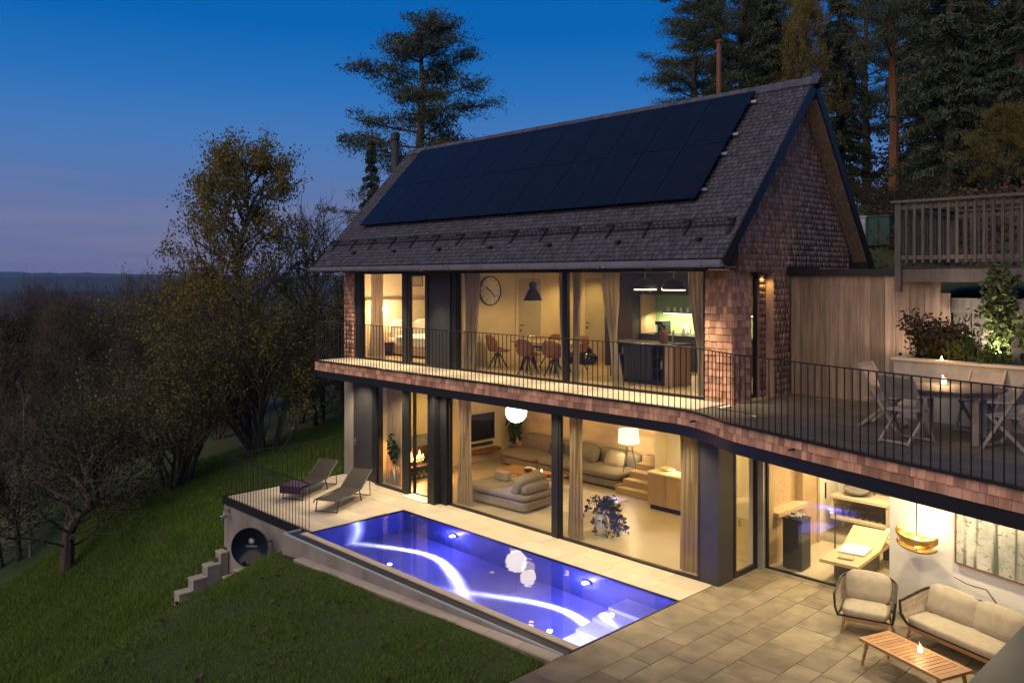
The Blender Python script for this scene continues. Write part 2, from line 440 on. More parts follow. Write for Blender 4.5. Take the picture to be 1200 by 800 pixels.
# ------------------------------------------------------------------ house
house = thing('house', 'gabled two storey house clad in cedar shingles with lit glass front', 'house')
H = lambda mb, name, mat, parent=None, **k: mb.build(name, mat, parent or house, **k)
# lower storey
H(MB().bb(-1.9, 10.75, .04, 5.6, -.2, .012), 'floor', 'floor')
H(MB().bb(10.752, 16, 1.5, 5.6, -.2, .008), 'floor', 'floor')
H(MB().bb(-1.96, -1.52, -.06, .2, -.2, 3.0).bb(-1.96, -1.76, .2, 5.6, -.2, 3.0), 'wall', 'grey')
H(MB().bb(-.6, -.4, .12, 5.45, .012, 2.92), 'wall', 'plaster')
H(MB().bb(-.6, 6.5, 5.45, 5.65, .012, 2.92), 'wall', 'mural')
H(MB().bb(6.4, 6.52, 3.98, 5.45, .012, 2.92), 'wall', 'white')
H(MB().bb(6.52, 10.5, 4.3, 4.4, .012, 2.92), 'wall', 'white')
H(MB().bb(10.5, 10.62, 1.55, 5.5, .012, 2.92), 'wall', 'white')
H(MB().bb(10.62, 13.6, 5.5, 5.65, .012, 2.92), 'wall', 'white')
H(MB().bb(-1.76, 11.19, .02, 5.62, 2.92, 3.0), 'ceiling', 'white')
H(MB().bb(11.192, 17, 1.96, 5.62, 2.93, 3.05), 'ceiling', 'white')
H(MB().bb(-1.9, 11.19, .03, 4.75, 3.2, 3.5), 'floor', 'wfloor')
# white garden wall at the right of the spa, angled with the terrace
wa = -R(17.5); wd = Vector((math.cos(wa), math.sin(wa), 0)); wnr = Vector((-math.sin(wa), math.cos(wa), 0)) * -1   # facing the patio
WP = lambda t, off, z: Vector((13.42, 1.26, 0)) + wd * t - wnr * off * -1 + Vector((0, 0, z))
wm = Matrix.Rotation(wa, 3, 'Z')
H(MB().box(Vector((13.42, 1.26, 1.45)) + wd * 3.2 - wnr * .15, (6.4, .3, 3.1), rot=wm), 'wall', 'white')
H(MB().bb(13.42, 13.62, 1.5, 5.6, .012, 2.92), 'wall', 'white')
# lower front: door panel, glazing, posts
def frame_rect(mb, x0, x1, z0, z1, y0, y1, w):
    mb.bb(x0, x0 + w, y0, y1, z0, z1).bb(x1 - w, x1, y0, y1, z0, z1)
    mb.bb(x0 + w, x1 - w, y0, y1, z0, z0 + w).bb(x0 + w, x1 - w, y0, y1, z1 - w, z1)
    return mb
d = H(MB().bb(-1.51, -.53, -.03, .05, .0, 2.92), 'door', 'anth')
hd = MB().tube([(-1.42, -.11, 1.06), (-1.28, -.11, 1.06)], .012).tube([(-1.42, -.03, 1.06), (-1.42, -.11, 1.06)], .012).bb(-1.45, -1.39, -.045, -.03, .93, 1.15)
hd.build('handle', 'steel', d)
H(MB().bb(-.529, -.245, -.06, .12, 0, 2.92), 'post', 'black')
fr = H(frame_rect(MB(), -.24, 1.33, 0, 2.92, -.16, -.08, .07).bb(1.02, 1.26, -.155, -.085, .07, 2.85), 'sliding_door', 'black')
MB().bb(-.17, 1.02, -.125, -.115, .07, 2.85).build('pane', 'glass', fr)
fr = H(frame_rect(MB(), 1.335, 2.33, 0, 2.92, -.02, .06, .05), 'window_frame', 'black')
MB().bb(1.385, 2.28, .015, .025, .05, 2.87).build('pane', 'glass', fr)
H(MB().bb(1.35, 2.32, -.42, -.03, .005, .03), 'threshold', 'white')
H(MB().bb(2.335, 2.6, -.32, .1, 0, 2.92).bb(2.6, 2.845, -.12, .1, 0, 2.92), 'post', 'black')
fr = H(frame_rect(MB(), 2.85, 6.5, 0, 2.92, -.03, .06, .045), 'window_frame', 'black')
MB().bb(2.895, 6.455, .01, .022, .045, 2.87).build('pane', 'glass', fr)
H(MB().bb(6.502, 6.68, -.06, .1, 0, 2.92), 'mullion', 'black')
fr = H(frame_rect(MB(), 6.685, 10.36, 0, 2.92, -.03, .06, .045), 'window_frame', 'black')
MB().bb(6.73, 10.315, .01, .022, .045, 2.87).build('pane', 'glass', fr)
H(MB().bb(10.365, 10.77, -.03, .5, 0, 3.0), 'column', 'anth')
# side glass door of the recess and the pale post, then the spa window
gd = H(MB().bb(10.70, 10.76, .56, .63, 0, 2.92).bb(10.70, 10.76, 1.36, 1.43, 0, 2.92).bb(10.70, 10.76, .63, 1.36, 0, .1).bb(10.70, 10.76, .63, 1.36, 2.84, 2.92), 'glass_door', 'black')
MB().bb(10.725, 10.735, .63, 1.36, .1, 2.84).build('pane', 'glass', gd)
MB().tube([(10.80, .68, 1.0), (10.80, .68, 1.16)], .012).tube([(10.76, .68, 1.08), (10.80, .68, 1.08)], .01).build('handle', 'steel', gd)
H(MB().bb(10.7, 10.88, 1.44, 1.62, 0, 2.95), 'post', 'conc')
fr = H(frame_rect(MB(), 10.885, 13.42, 0, 2.95, 1.53, 1.6, .04), 'window_frame', 'black')
MB().bb(10.925, 13.38, 1.56, 1.57, .04, 2.9).build('pane', 'spaglass', fr)

# upper storey
H(MB().bb(-1.9, -1.7, .05, 4.75, 3.5, 6.0), 'wall', 'plaster')
H(MB().bb(-1.93, -1.4, -.08, .25, 3.45, 6.0), 'wall', 'cedar')
H(MB().bb(-1.7, 10.95, 4.6, 4.75, 3.5, 6.0), 'wall', 'plaster')
H(MB().bb(2.98, 3.12, .1, 4.6, 3.5, 6.0), 'wall', 'plaster')
H(MB().bb(10.5, 11.08, -.06, .6, 3.45, 5.97), 'wall', 'cedar')
H(MB().bb(10.93, 11.17, 1.32, 4.75, 3.4, 5.97), 'wall', 'cedar')
H(MB().bb(-1.9, 10.93, .03, 4.6, 6.0, 6.04), 'ceiling', 'white')
gv = [(-.02, 5.95), (4.78, 5.95), (4.78, 6.55), (2.37, 9.72), (-.02, 7.15)]
g = MB(); g.v = [(11.0, y, z) for y, z in gv] + [(11.18, y, z) for y, z in gv]
g.f = [(4, 3, 2, 1, 0), (5, 6, 7, 8, 9)] + [(i, (i + 1) % 5, 5 + (i + 1) % 5, 5 + i) for i in range(5)]
H(g, 'gable_wall', 'cedar')
g = MB(); g.v = [(-1.9, y, z) for y, z in gv] + [(-1.75, y, z) for y, z in gv]
g.f = [(4, 3, 2, 1, 0), (5, 6, 7, 8, 9)] + [(i, (i + 1) % 5, 5 + (i + 1) % 5, 5 + i) for i in range(5)]
H(g, 'gable_wall', 'cedar')
H(MB().bb(-1.395, -1.13, -.05, .1, 3.5, 6.0), 'post', 'black')
fr = H(frame_rect(MB(), -1.125, .92, 3.5, 6.0, -.04, .05, .05), 'window_frame', 'black')
MB().bb(-1.075, .87, 0, .012, 3.55, 5.95).build('pane', 'glass', fr)
H(MB().bb(.925, 1.15, -.09, .1, 3.5, 6.0), 'mullion', 'anth')
fr = H(frame_rect(MB(), 1.155, 1.98, 3.5, 5.97, -.07, .03, .07), 'window_frame', 'anth')
MB().bb(1.225, 1.91, -.02, -.01, 3.57, 5.9).build('pane', 'glass', fr)
dp = H(frame_rect(MB(), 1.985, 2.97, 3.5, 5.98, -.1, .0, .07), 'shutter_frame', 'anth')
MB().bb(2.055, 2.9, -.06, -.02, 3.57, 5.91).build('panel', 'anth', dp)
H(MB().bb(2.975, 3.18, -.06, .1, 3.5, 6.0), 'post', 'black')
fr = H(frame_rect(MB(), 3.185, 6.84, 3.5, 6.0, -.04, .05, .045), 'window_frame', 'black')
MB().bb(3.23, 6.795, 0, .012, 3.545, 5.955).build('pane', 'glass', fr)
H(MB().bb(6.843, 6.9, -.05, .08, 3.5, 6.0), 'mullion', 'black')
fr = H(frame_rect(MB(), 6.903, 10.49, 3.5, 6.0, -.04, .05, .045), 'window_frame', 'black')
MB().bb(6.95, 10.445, 0, .012, 3.545, 5.955).build('pane', 'glass', fr)
# slit window in the flank behind the pier
fr = H(MB().bb(10.9, 10.96, .605, .66, 3.5, 5.95).bb(10.9, 10.96, 1.0, 1.07, 3.5, 5.95).bb(10.9, 10.96, .66, 1.0, 3.5, 3.57).bb(10.9, 10.96, .66, 1.0, 5.88, 5.95), 'window_frame', 'black')
MB().bb(10.92, 10.93, .66, 1.0, 3.57, 5.88).build('pane', 'glass', fr)
H(MB().bb(10.9, 11.0, 1.07, 1.318, 3.5, 5.95), 'wall', 'cedar')

# shingles: singly where the photograph shows them large, joined fields elsewhere
def wedge(w, h, t):
    b = MB()
    b.v = [(-w / 2, 0, 0), (w / 2, 0, 0), (w / 2, t, 0), (-w / 2, t, 0), (-w / 2, 0, h), (w / 2, 0, h), (w / 2, t * .25, h), (-w / 2, t * .25, h)]
    b.f = [(3, 2, 1, 0), (4, 5, 6, 7), (0, 1, 5, 4), (2, 3, 7, 6), (0, 4, 7, 3), (1, 2, 6, 5)]
    return b
SHM = [wedge(w, .165, .02).mesh('shingle', 'litcedar') for w in (.095, .12, .145, .17)]
SHW = [.095, .12, .145, .17]
def shingle_run(p0, p1, zs, outward, parent, seed=1):
    """rows of single shingles on the straight strip p0-p1; zs = bottom heights of the rows"""
    r = random.Random(seed); p0 = Vector(p0); p1 = Vector(p1); L = (p1 - p0).length; dr = (p1 - p0).normalized()
    ang = math.atan2(outward[0], -outward[1]) if False else math.atan2(outward[1], outward[0]) - PI / 2
    n = 0
    for z in zs:
        x = 0.0 - r.random() * .05
        while x < L - .03:
            k = r.randrange(4); w = SHW[k]; s = 1
            a = max(x, 0); e = min(x + w, L)
            if L - e < .05: e = L
            wd_ = e - a
            if wd_ > .03:
                q = p0 + dr * (a + wd_ / 2)
                link('shingle', SHM[k], parent, (q.x, q.y, z + r.uniform(-.004, .004)), rot=(0, 0, ang), scale=((wd_ - .006) / w, r.uniform(.8, 1.25), 1)); n += 1
            x = e if e == L else x + w
    return n
rows = [3.46 + i * .131 for i in range(19)]
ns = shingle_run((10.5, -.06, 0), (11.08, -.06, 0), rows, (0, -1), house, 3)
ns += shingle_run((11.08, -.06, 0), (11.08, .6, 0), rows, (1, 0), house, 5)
def idxmesh(name, mat, V, F):
    me = bpy.data.meshes.new(name); nv = len(V); nf = len(F)
    me.vertices.add(nv); me.vertices.foreach_set('co', np.ascontiguousarray(V, np.float32).ravel())
    me.loops.add(nf * 4); me.loops.foreach_set('vertex_index', np.ascontiguousarray(F, np.int32).ravel())
    me.polygons.add(nf); me.polygons.foreach_set('loop_start', np.arange(0, nf * 4, 4, dtype=np.int32))
    me.materials.append(MT[mat] if isinstance(mat, str) else mat); me.update(calc_edges=True); return me
def shingle_field(o, u, v, n, ulen, vlen, ex, wm_, t, mask=None, seed=0, name='shingle_field', mat='cedar', parent=None):
    r = np.random.RandomState(seed); o, u, v, n = (np.array(a, float) for a in (o, u, v, n)); items = []
    for j in range(int(vlen / ex + .99)):
        x = -r.rand() * wm_
        while x < ulen:
            w = wm_ * r.uniform(.65, 1.4); a, e = max(x, 0), min(x + w, ulen); x += w
            if e - a < .02: continue
            if mask and not mask((a + e) / 2, j * ex + ex / 2): continue
            items.append((a + .003, e - .003, j * ex + r.uniform(-.006, .006), r.uniform(.7, 1.3) * t))
    I = np.array(items); a, e, b, th = I.T; top = np.minimum(b + ex * 1.2, vlen)
    P = lambda uu, vv, nn: o + uu[:, None] * u + vv[:, None] * v + nn[:, None] * n
    z = np.zeros_like(a)
    V = np.stack([P(a, b, z), P(e, b, z), P(e, b, th), P(a, b, th), P(a, top, z), P(e, top, z), P(e, top, th * .25), P(a, top, th * .25)], 1)
    f = np.array([(0, 1, 2, 3), (7, 6, 5, 4), (3, 2, 6, 7), (1, 0, 4, 5), (0, 3, 7, 4), (2, 1, 5, 6)])
    if np.dot(np.cross(u, v), n) < 0: f = f[:, ::-1]
    F = (np.arange(len(I)) * 8)[:, None, None] + f
    return link(name, idxmesh(name, mat, V.reshape(-1, 3), F.reshape(-1, 4)), parent or house, kind='stuff')
# flank and gable, pillar at the left
shingle_field((11.17, 1.32, 3.45), (0, 1, 0), (0, 0, 1), (1, 0, 0), .66, 2.55, .128, .13, .011, seed=2)
gm = lambda a, b: (b + 5.95) < min(7.1 + (a - .02) * 1.06, 9.66 - abs(a - 2.39) * (1.07 if a < 2.39 else 1.35)) if True else True
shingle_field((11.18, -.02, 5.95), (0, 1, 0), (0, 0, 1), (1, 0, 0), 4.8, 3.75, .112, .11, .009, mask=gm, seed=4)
shingle_field((-1.93, -.08, 3.5), (1, 0, 0), (0, 0, 1), (0, -1, 0), .53, 2.5, .13, .11, .016, seed=6, mat='litcedar')
shingle_field((10.9, .98 + .09, 3.5), (0, 1, 0), (0, 0, 1), (1, 0, 0), .25, 2.45, .13, .12, .011, seed=7).location = (.1, 0, 0)

# roof
RX0, RX1 = -1.95, 11.52
E0, RG, E1 = np.array((-1.1, 6.17)), np.array((2.37, 9.87)), np.array((5.2, 6.1))
def slope_prism(p, q, x0, x1, t, lift=0):
    dv = (q - p) / np.linalg.norm(q - p); nn = np.array((-dv[1], dv[0])); nn = nn if nn[1] > 0 else -nn
    a, b, c, e = p + nn * lift, q + nn * lift, q + nn * (lift - t), p + nn * (lift - t)
    m = MB(); m.v = [(x, *w) for x in (x0, x1) for w in (a, b, c, e)]
    m.f = [(3, 2, 1, 0), (4, 5, 6, 7), (0, 1, 5, 4), (1, 2, 6, 5), (2, 3, 7, 6), (3, 0, 4, 7)]
    return m, dv, nn
m1, dv1, nn1 = slope_prism(E0, RG, RX0, RX1, .13, -.01); roof = H(m1, 'roof', 'roofsh')
m2, dv2, nn2 = slope_prism(E1, RG, RX0, RX1, .13, -.01); roof2 = H(m2, 'roof', 'roofsh')
SL = float(np.linalg.norm(RG - E0))
pvx0, pvx1, pvl0, pvl1 = -1.0, 10.35, 1.5, 4.8
rm = lambda a, b: not (pvx0 + .12 < a + RX0 < pvx1 - .12 and pvl0 + .12 < b < pvl1 - .1)
shingle_field((RX0, *E0), (1, 0, 0), (0, *dv1), (0, *nn1), RX1 - RX0, SL, .118, .125, .02, mask=rm, seed=9, mat='roofsh', parent=roof)
m = MB(); r = random.Random(3); x = RX0
while x < RX1:
    w = .16; t = .02 + r.random() * .018
    for p, q, dvx, nx_ in ((E0, RG, dv1, nn1), (E1, RG, dv2, nn2)):
        c = RG - dvx * .09 + nx_ * (.015 + t / 2)
        ang = math.atan2(dvx[1], dvx[0])
        m.box((x + w / 2, *c), (w - .01, .26, .025), rot=Matrix.Rotation(ang, 3, 'X') @ Matrix.Rotation(R(5), 3, 'Y'))
    x += w
m.build('ridge_cap', 'roofsh', roof, kind='stuff')
for p, q in ((E0, RG), (E1, RG)):
    mm, _, _ = slope_prism(p - (q - p) / np.linalg.norm(q - p) * .06, q + (q - p) / np.linalg.norm(q - p) * .0, RX1 + .001, RX1 + .03, .19, .025)
    H(mm, 'verge_board', 'black')
mm, _, _ = slope_prism(E1 + .05 * (RG - E1), RG - .08 * (RG - E1), 11.2, RX1 - .01, .03, -.145); H(mm, 'soffit_board', 'timber')
mm, _, _ = slope_prism(E0 + .25 * (RG - E0), RG - .08 * (RG - E0), 11.2, RX1 - .01, .03, -.145); H(mm, 'soffit_board', 'timber')
H(MB().bb(RX0 + .05, 11.15, -1.04, -.07, 6.01, 6.05), 'eave_soffit', 'timber')
gut = MB(); prof = [(-1.07, 6.15), (-1.07, 6.05), (-1.10, 6.02), (-1.17, 6.02), (-1.205, 6.06), (-1.205, 6.15), (-1.185, 6.15), (-1.185, 6.07), (-1.16, 6.04), (-1.11, 6.04), (-1.09, 6.07), (-1.09, 6.15)]
nq = len(prof); gut.v = [(x, *p) for x in (RX0 - .05, RX1) for p in prof]
gut.f = [tuple(range(nq)), tuple(range(2 * nq - 1, nq - 1, -1))] + [(i, nq + i, nq + (i + 1) % nq, (i + 1) % nq) for i in range(nq)]
gu = H(gut, 'gutter', 'gutter')
for i in range(12):
    x = RX0 + .4 + i * 1.15
    MB().bb(x, x + .03, -1.215, -1.06, 6.012, 6.16).build('gutter_bracket', 'gutter', gu)
H(MB().bb(RX0 + .02, RX1 - .02, -1.068, -1.03, 5.99, 6.16), 'fascia_board', 'black')
H(MB().bb(-1.4, 10.5, -.09, .02, 5.96, 6.01), 'header', 'black')
# snow guard lattice
def RP(x, L, h): return Vector((x, *(E0 + dv1 * L + nn1 * h)))
sg = MB()
for h in (.05, .13, .2):
    sg.bar(RP(RX0 + .1, .82, h), RP(RX1 - .1, .82, h), .014, .014)
for i in range(110):
    x = RX0 + .12 + i * .121
    sg.bar(RP(x, .82, .04), RP(x + .05, .82, .21), .01, .01)
sgo = H(sg, 'snow_guard', 'black')
for i in range(15):
    x = RX0 + .3 + i * .93
    MB().bar(RP(x, 1.0, .02), RP(x, .78, .2), .03, .02).bar(RP(x, .6, .03), RP(x, 1.02, .03), .05, .02).build('bracket', 'black', sgo)
    if i % 2: link('roof_clip', MB().box((0, 0, 0), (.1, .1, .05)).mesh('roof_clip', 'black') if i == 1 else bpy.data.meshes['roof_clip'], roof, RP(x + .4, .47, .05))
# solar panels
sa = thing('solar_array', 'dark solar panels in two rows covering the roof slope', 'solar panels', (0, 0, 0))
pw = (pvx1 - pvx0) / 11; ph = (pvl1 - pvl0) / 2
rotp = Matrix.Rotation(math.atan2(dv1[1], dv1[0]), 3, 'X')
pm = MB().box((0, 0, 0), (pw - .014, ph - .014, .035)).mesh('solar_panel', 'pv')
for j in range(2):
    for i in range(11):
        link('solar_panel', pm, sa, RP(pvx0 + pw * (i + .5), pvl0 + ph * (j + .5), .13), rot=rotp.to_euler())
for L in (pvl0 + .3, pvl0 + ph - .3, pvl0 + ph + .3, pvl1 - .3):
    rl = MB().bar(RP(pvx0 - .12, L, .085), RP(pvx1 + .12, L, .085), .04, .05).build('mounting_rail', 'steel', sa)
# chimney flue and mast
ch = thing('chimney_flue', 'dark round metal chimney flue behind the far roof end', 'chimney', (-2.5, 2.2, 0))
MB().tube([(0, 0, .2), (0, 0, 10.3)], .13, 14).build('pipe', 'anth', ch, smooth=True)
MB().lathe([(.15, 0), (.15, .2), (.02, .24)], (0, 0, 10.3), 14).build('cap', 'anth', ch)
tag(MB().tube([(0, 0, 0), (0, 0, 6.3)], .07, 8).lathe([(.1, 0), (.1, .06)], (0, 0, 6.3), 8).build('mast', 'rust', loc=(6.93, 6.2, 6.0)), 'thin rust brown pole rising behind the roof ridge', 'pole')

# ------------------------------------------------------------------ balcony and roof terrace slab (parts of the house)
EP = [(-1.63, -1.25), (2, -1.25), (6, -1.25), (9.6, -1.25), (10.4, -1.25), (10.9, -1.30), (11.5, -1.55), (12.2, -1.96), (12.9, -2.2), (13.9, -2.52), (15.1, -2.88), (16.65, -3.31), (18.6, -3.9)]
def dense(pts, step):
    out = []
    for i in range(len(pts) - 1):
        p0 = Vector((*pts[max(i - 1, 0)], 0)); p1 = Vector((*pts[i], 0)); p2 = Vector((*pts[i + 1], 0)); p3 = Vector((*pts[min(i + 2, len(pts) - 1)], 0))
        n = max(1, round((p2 - p1).length / step))
        for k in range(n):
            t = k / n
            if 4 <= i <= 8:
                out.append(.5 * ((2 * p1) + (p2 - p0) * t + (2 * p0 - 5 * p1 + 4 * p2 - p3) * t * t + (3 * p1 - p0 - 3 * p2 + p3) * t ** 3))
            else: out.append(p1.lerp(p2, t))
    out.append(Vector((*pts[-1], 0))); return out
DP = dense(EP, .06)
CUM = [0]
for a, b in zip(DP, DP[1:]): CUM.append(CUM[-1] + (b - a).length)
def along(s):
    import bisect
    i = min(max(bisect.bisect_right(CUM, s) - 1, 0), len(DP) - 2)
    t = (s - CUM[i]) / (CUM[i + 1] - CUM[i]); d_ = (DP[i + 1] - DP[i]).normalized()
    return DP[i].lerp(DP[i + 1], t), d_
def strip(z0, z1, off0, off1, s0=0, s1=None):
    """band following the terrace edge between two inward offsets"""
    s1 = s1 or CUM[-1]; n = int((s1 - s0) / .12); m = MB()
    for k in range(n + 1):
        p, d_ = along(s0 + (s1 - s0) * k / n); nrm = Vector((-d_.y, d_.x, 0))
        for o_, z in ((off0, z0), (off1, z0), (off1, z1), (off0, z1)):
            q = p + nrm * o_; m.v.append((q.x, q.y, z))
    for k in range(n):
        for j in range(4): m.f.append((k * 4 + j, k * 4 + (j + 1) % 4, k * 4 + 4 + (j + 1) % 4, k * 4 + 4 + j))
    m.f += [(3, 2, 1, 0), (n * 4, n * 4 + 1, n * 4 + 2, n * 4 + 3)]
    return m
slab = MB(); pts = [p for p in DP[::3]] + [DP[-1]]
for p in pts:
    yb = .02 if p.x <= 11.2 else 1.94
    slab.v += [(p.x, p.y + .03, 3.06), (p.x, yb, 3.06), (p.x, yb, 3.462), (p.x, p.y + .03, 3.462)]
for k in range(len(pts) - 1):
    for j in range(4): slab.f.append((k * 4 + j, k * 4 + (j + 1) % 4, k * 4 + 4 + (j + 1) % 4, k * 4 + 4 + j))
slab.f += [(3, 2, 1, 0), tuple(len(slab.v) - 4 + j for j in range(4))]
H(slab, 'terrace_slab', 'white')
H(strip(3.02, 3.235, .02, .07), 'edge_trim', 'black')
H(strip(3.475, 3.502, -.025, .07), 'edge_cap', 'black')
H(MB().bb(-1.66, -1.6, -1.25, .0, 3.03, 3.23), 'edge_trim', 'black')
def fascia(s0, s1, single, seed):
    r = random.Random(seed); n = 0; items = MB()
    for z in (3.345, 3.215):
        s = s0 - r.random() * .05
        while s < s1:
            k = r.randrange(4); w = SHW[k]; p, d_ = along(max(s + w / 2, .01)); ang = math.atan2(d_.y, d_.x)
            if single:
                nrm = Vector((-d_.y, d_.x, 0)); q = p + nrm * .028
                link('shingle', SHM[k], house, (q.x, q.y, z), rot=(0, 0, ang + PI), scale=((w - .006) / w, r.uniform(.8, 1.3), .86)); n += 1
            else:
                W_ = wedge(w - .006, .14, .02 * r.uniform(.8, 1.3)); mt = Matrix.Translation(p + Vector((-d_.y, d_.x, 0)) * .028 + Vector((0, 0, z))) @ Matrix.Rotation(ang + PI, 4, 'Z')
                items.add([mt @ Vector(v) for v in W_.v], W_.f)
            s += w
    return n, items
_, it = fascia(0, 7.9, False, 2); H(it, 'shingle_field', 'litcedar', kind='stuff')
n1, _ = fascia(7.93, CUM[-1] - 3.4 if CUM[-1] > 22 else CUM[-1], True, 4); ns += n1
_, it = fascia(CUM[-1] - 3.3, CUM[-1], False, 8) if CUM[-1] > 22 else (0, None)
if it: H(it, 'shingle_field', 'cedar', kind='stuff')

for s in (10.6 + 1.63 + .55, 15.35):          # little black spouts in the shingle edge
    p, d_ = along(s)
    H(MB().tube([p + Vector((0, .05, 3.335)), p + Vector((d_.y, -d_.x, 0)) * .1 + Vector((0, 0, 3.33))], .016, 6), 'spout', 'black')
# floor tiles of balcony and terrace
def tile(name, mat, x0, x1, y0, y1, z, t, parent, g=.006, r=None):
    w, h = x1 - x0 - g, y1 - y0 - g
    return link(name, MB().box((0, 0, -t / 2), (w, h, t)).mesh(name, mat), parent, ((x0 + x1) / 2, (y0 + y1) / 2, z + (r.uniform(-.0015, .0015) if r else 0)), rot=((r.uniform(-.002, .002), r.uniform(-.002, .002), 0) if r else None))
r = random.Random(21)
for i in range(21):
    x0 = -1.58 + i * .6; tile('tile', 'slab', x0, min(x0 + .6, 11.0), -1.17, -.08 if x0 > -1.5 else -.1, 3.5, .035, house, r=r)
y = -3.2; k = 0
while y < 1.9:
    x = 11.22 - (k % 2) * .0; k += 1
    y1 = min(y + .6, 1.9)
    while x < 17.4:
        w = r.choice((.6, .8, .9)); a, e = max(x, 11.2), x + w
        inside = all(yy > np.interp(xx, [p.x for p in DP], [p.y for p in DP]) + .04 for xx in (a, e) for yy in (y,))
        if inside: tile('tile', 'ttile', a, e, y, y1, 3.5, .035, house, r=r)
        x = e
    y += .6
H(MB().bb(10.93, 11.22, .62, 1.9, 3.462, 3.49), 'floor', 'ttile')

# balcony railing
def railing(name, label, pathf, L, step, h, z, mat='black', rail_w=.04, bar=.013):
    t = thing(name, label, 'railing', (*pathf(0)[0].xy, z)); o0 = Vector(t.location)
    n = int(L / step); m = MB()
    prev = None; K = max(2, int(L / .25))
    for k in range(K + 1):
        p, _ = pathf(L * k / K); q = Vector((p.x, p.y, z)) - o0
        if prev is not None: m.bar(prev + Vector((0, 0, h)), q + Vector((0, 0, h)), rail_w, .014)
        prev = q
    m.build('top_rail', mat, t)
    bm_ = MB().bb(-bar / 2, bar / 2, -.006, .006, -.05, h - .008).mesh('baluster', mat)
    for i in range(n + 1):
        p, d_ = pathf(min(L * i / n, L - 1e-4))
        link('baluster', bm_, t, (p.x - o0.x, p.y - o0.y, 0), rot=(0, 0, math.atan2(d_.y, d_.x)))
    return t
inset = lambda s: (lambda pd: (pd[0] + Vector((-pd[1].y, pd[1].x, 0)) * .045, pd[1]))(along(s))
railing('balcony_railing', 'black bar railing along the shingled balcony edge and curving round the roof terrace', inset, CUM[-1] - .1, .128, 1.1, 3.5)
railing('side_railing', 'short black bar railing closing the far left balcony end', lambda s: (Vector((-1.59, -1.2 + s, 0)), Vector((0, 1, 0))), 1.1, .125, 1.1, 3.5)
H(strip(3.463, 3.485, .068, .75, s0=11.9), 'floor', 'ttile')

# ------------------------------------------------------------------ swimming pool
PX0, PX1, PY0, PY1, PD = 2.42, 10.62, -3.8, -1.15, 1.5
pool = thing('swimming_pool', 'long rectangular pool glowing violet blue beside the glass front', 'pool', (PX0, PY0, 0))
lx, ly = PX1 - PX0, PY1 - PY0
B = lambda name, mb, mat, **k: mb.build(name, mat, pool, **k)
B('pool_floor', MB().bb(-.2, lx + .2, -.2, ly + .2, -PD - .1, -PD), 'pool')
for a in ((-.2, 0, -.2, ly + .2), (lx, lx + .2, -.2, ly + .2), (0, lx, ly, ly + .2), (0, lx, -.12, 0)):
    B('pool_wall', MB().bb(a[0], a[1], a[2], a[3], -PD + .001, -.035), 'poolwall')
wm_ = bpy.data.materials.new('pool_water'); wm_.use_nodes = True
n_ = wm_.node_tree.nodes; l_ = wm_.node_tree.links; n_.remove(n_['Principled BSDF'])
g_ = n_.new('ShaderNodeBsdfGlass'); g_.inputs['IOR'].default_value = 1.33; g_.inputs['Roughness'].default_value = 0.0
g_.inputs['Color'].default_value = (.86, .92, 1, 1)
t_ = n_.new('ShaderNodeTexCoord'); no_ = n_.new('ShaderNodeTexNoise'); no_.inputs['Scale'].default_value = 2.2; no_.inputs['Detail'].default_value = 2
b_ = n_.new('ShaderNodeBump'); b_.inputs['Strength'].default_value = .05; b_.inputs['Distance'].default_value = .05
l_.new(t_.outputs['Object'], no_.inputs['Vector']); l_.new(no_.outputs['Fac'], b_.inputs['Height']); l_.new(b_.outputs[0], g_.inputs['Normal'])
l_.new(g_.outputs[0], n_['Material Output'].inputs['Surface'])
wq = MB(); wq.v = [(.001, .001, -.02), (lx - .001, .001, -.02), (lx - .001, ly - .001, -.02), (.001, ly - .001, -.02)]; wq.f = [(0, 1, 2, 3)]
B('water', wq, wm_)
# dark rim, pale overflow coping, channel and its metal lip
B('rim', MB().bb(-.03, 0, 0, ly, -.034, .006).bb(lx, lx + .03, -.3, ly, -.034, .006).bb(-.03, lx + .03, ly, ly + .03, -.034, .006), 'black')
B('coping', MB().bb(-.15, lx, -.15, 0, -.034, -.012), 'slab')
B('channel', MB().bb(-.4, lx - .001, -.4, -.152, -.3, -.04).bb(-.4, -.152, -.15, .05, -.3, -.04), 'slate')
B('channel_lip', MB().bb(-.4, lx, -.43, -.402, -.3, .0), 'palebin')
B('channel_lip', MB().bb(-.43, -.402, -.43, .05, -.3, .0), 'palebin')
B('pool_outer_wall', MB().bb(-.43, lx, -.47, -.432, -1.6, -.03), 'grey')
# submerged stair along the right short wall, climbing towards the house
for i in range(5):
    y0 = .25 + i * .46
    B('step', MB().bb(lx - 1.15, lx - .002, y0, ly - .002 if i == 4 else y0 + .46, -PD + .002, -1.3 + i * .15), 'step')
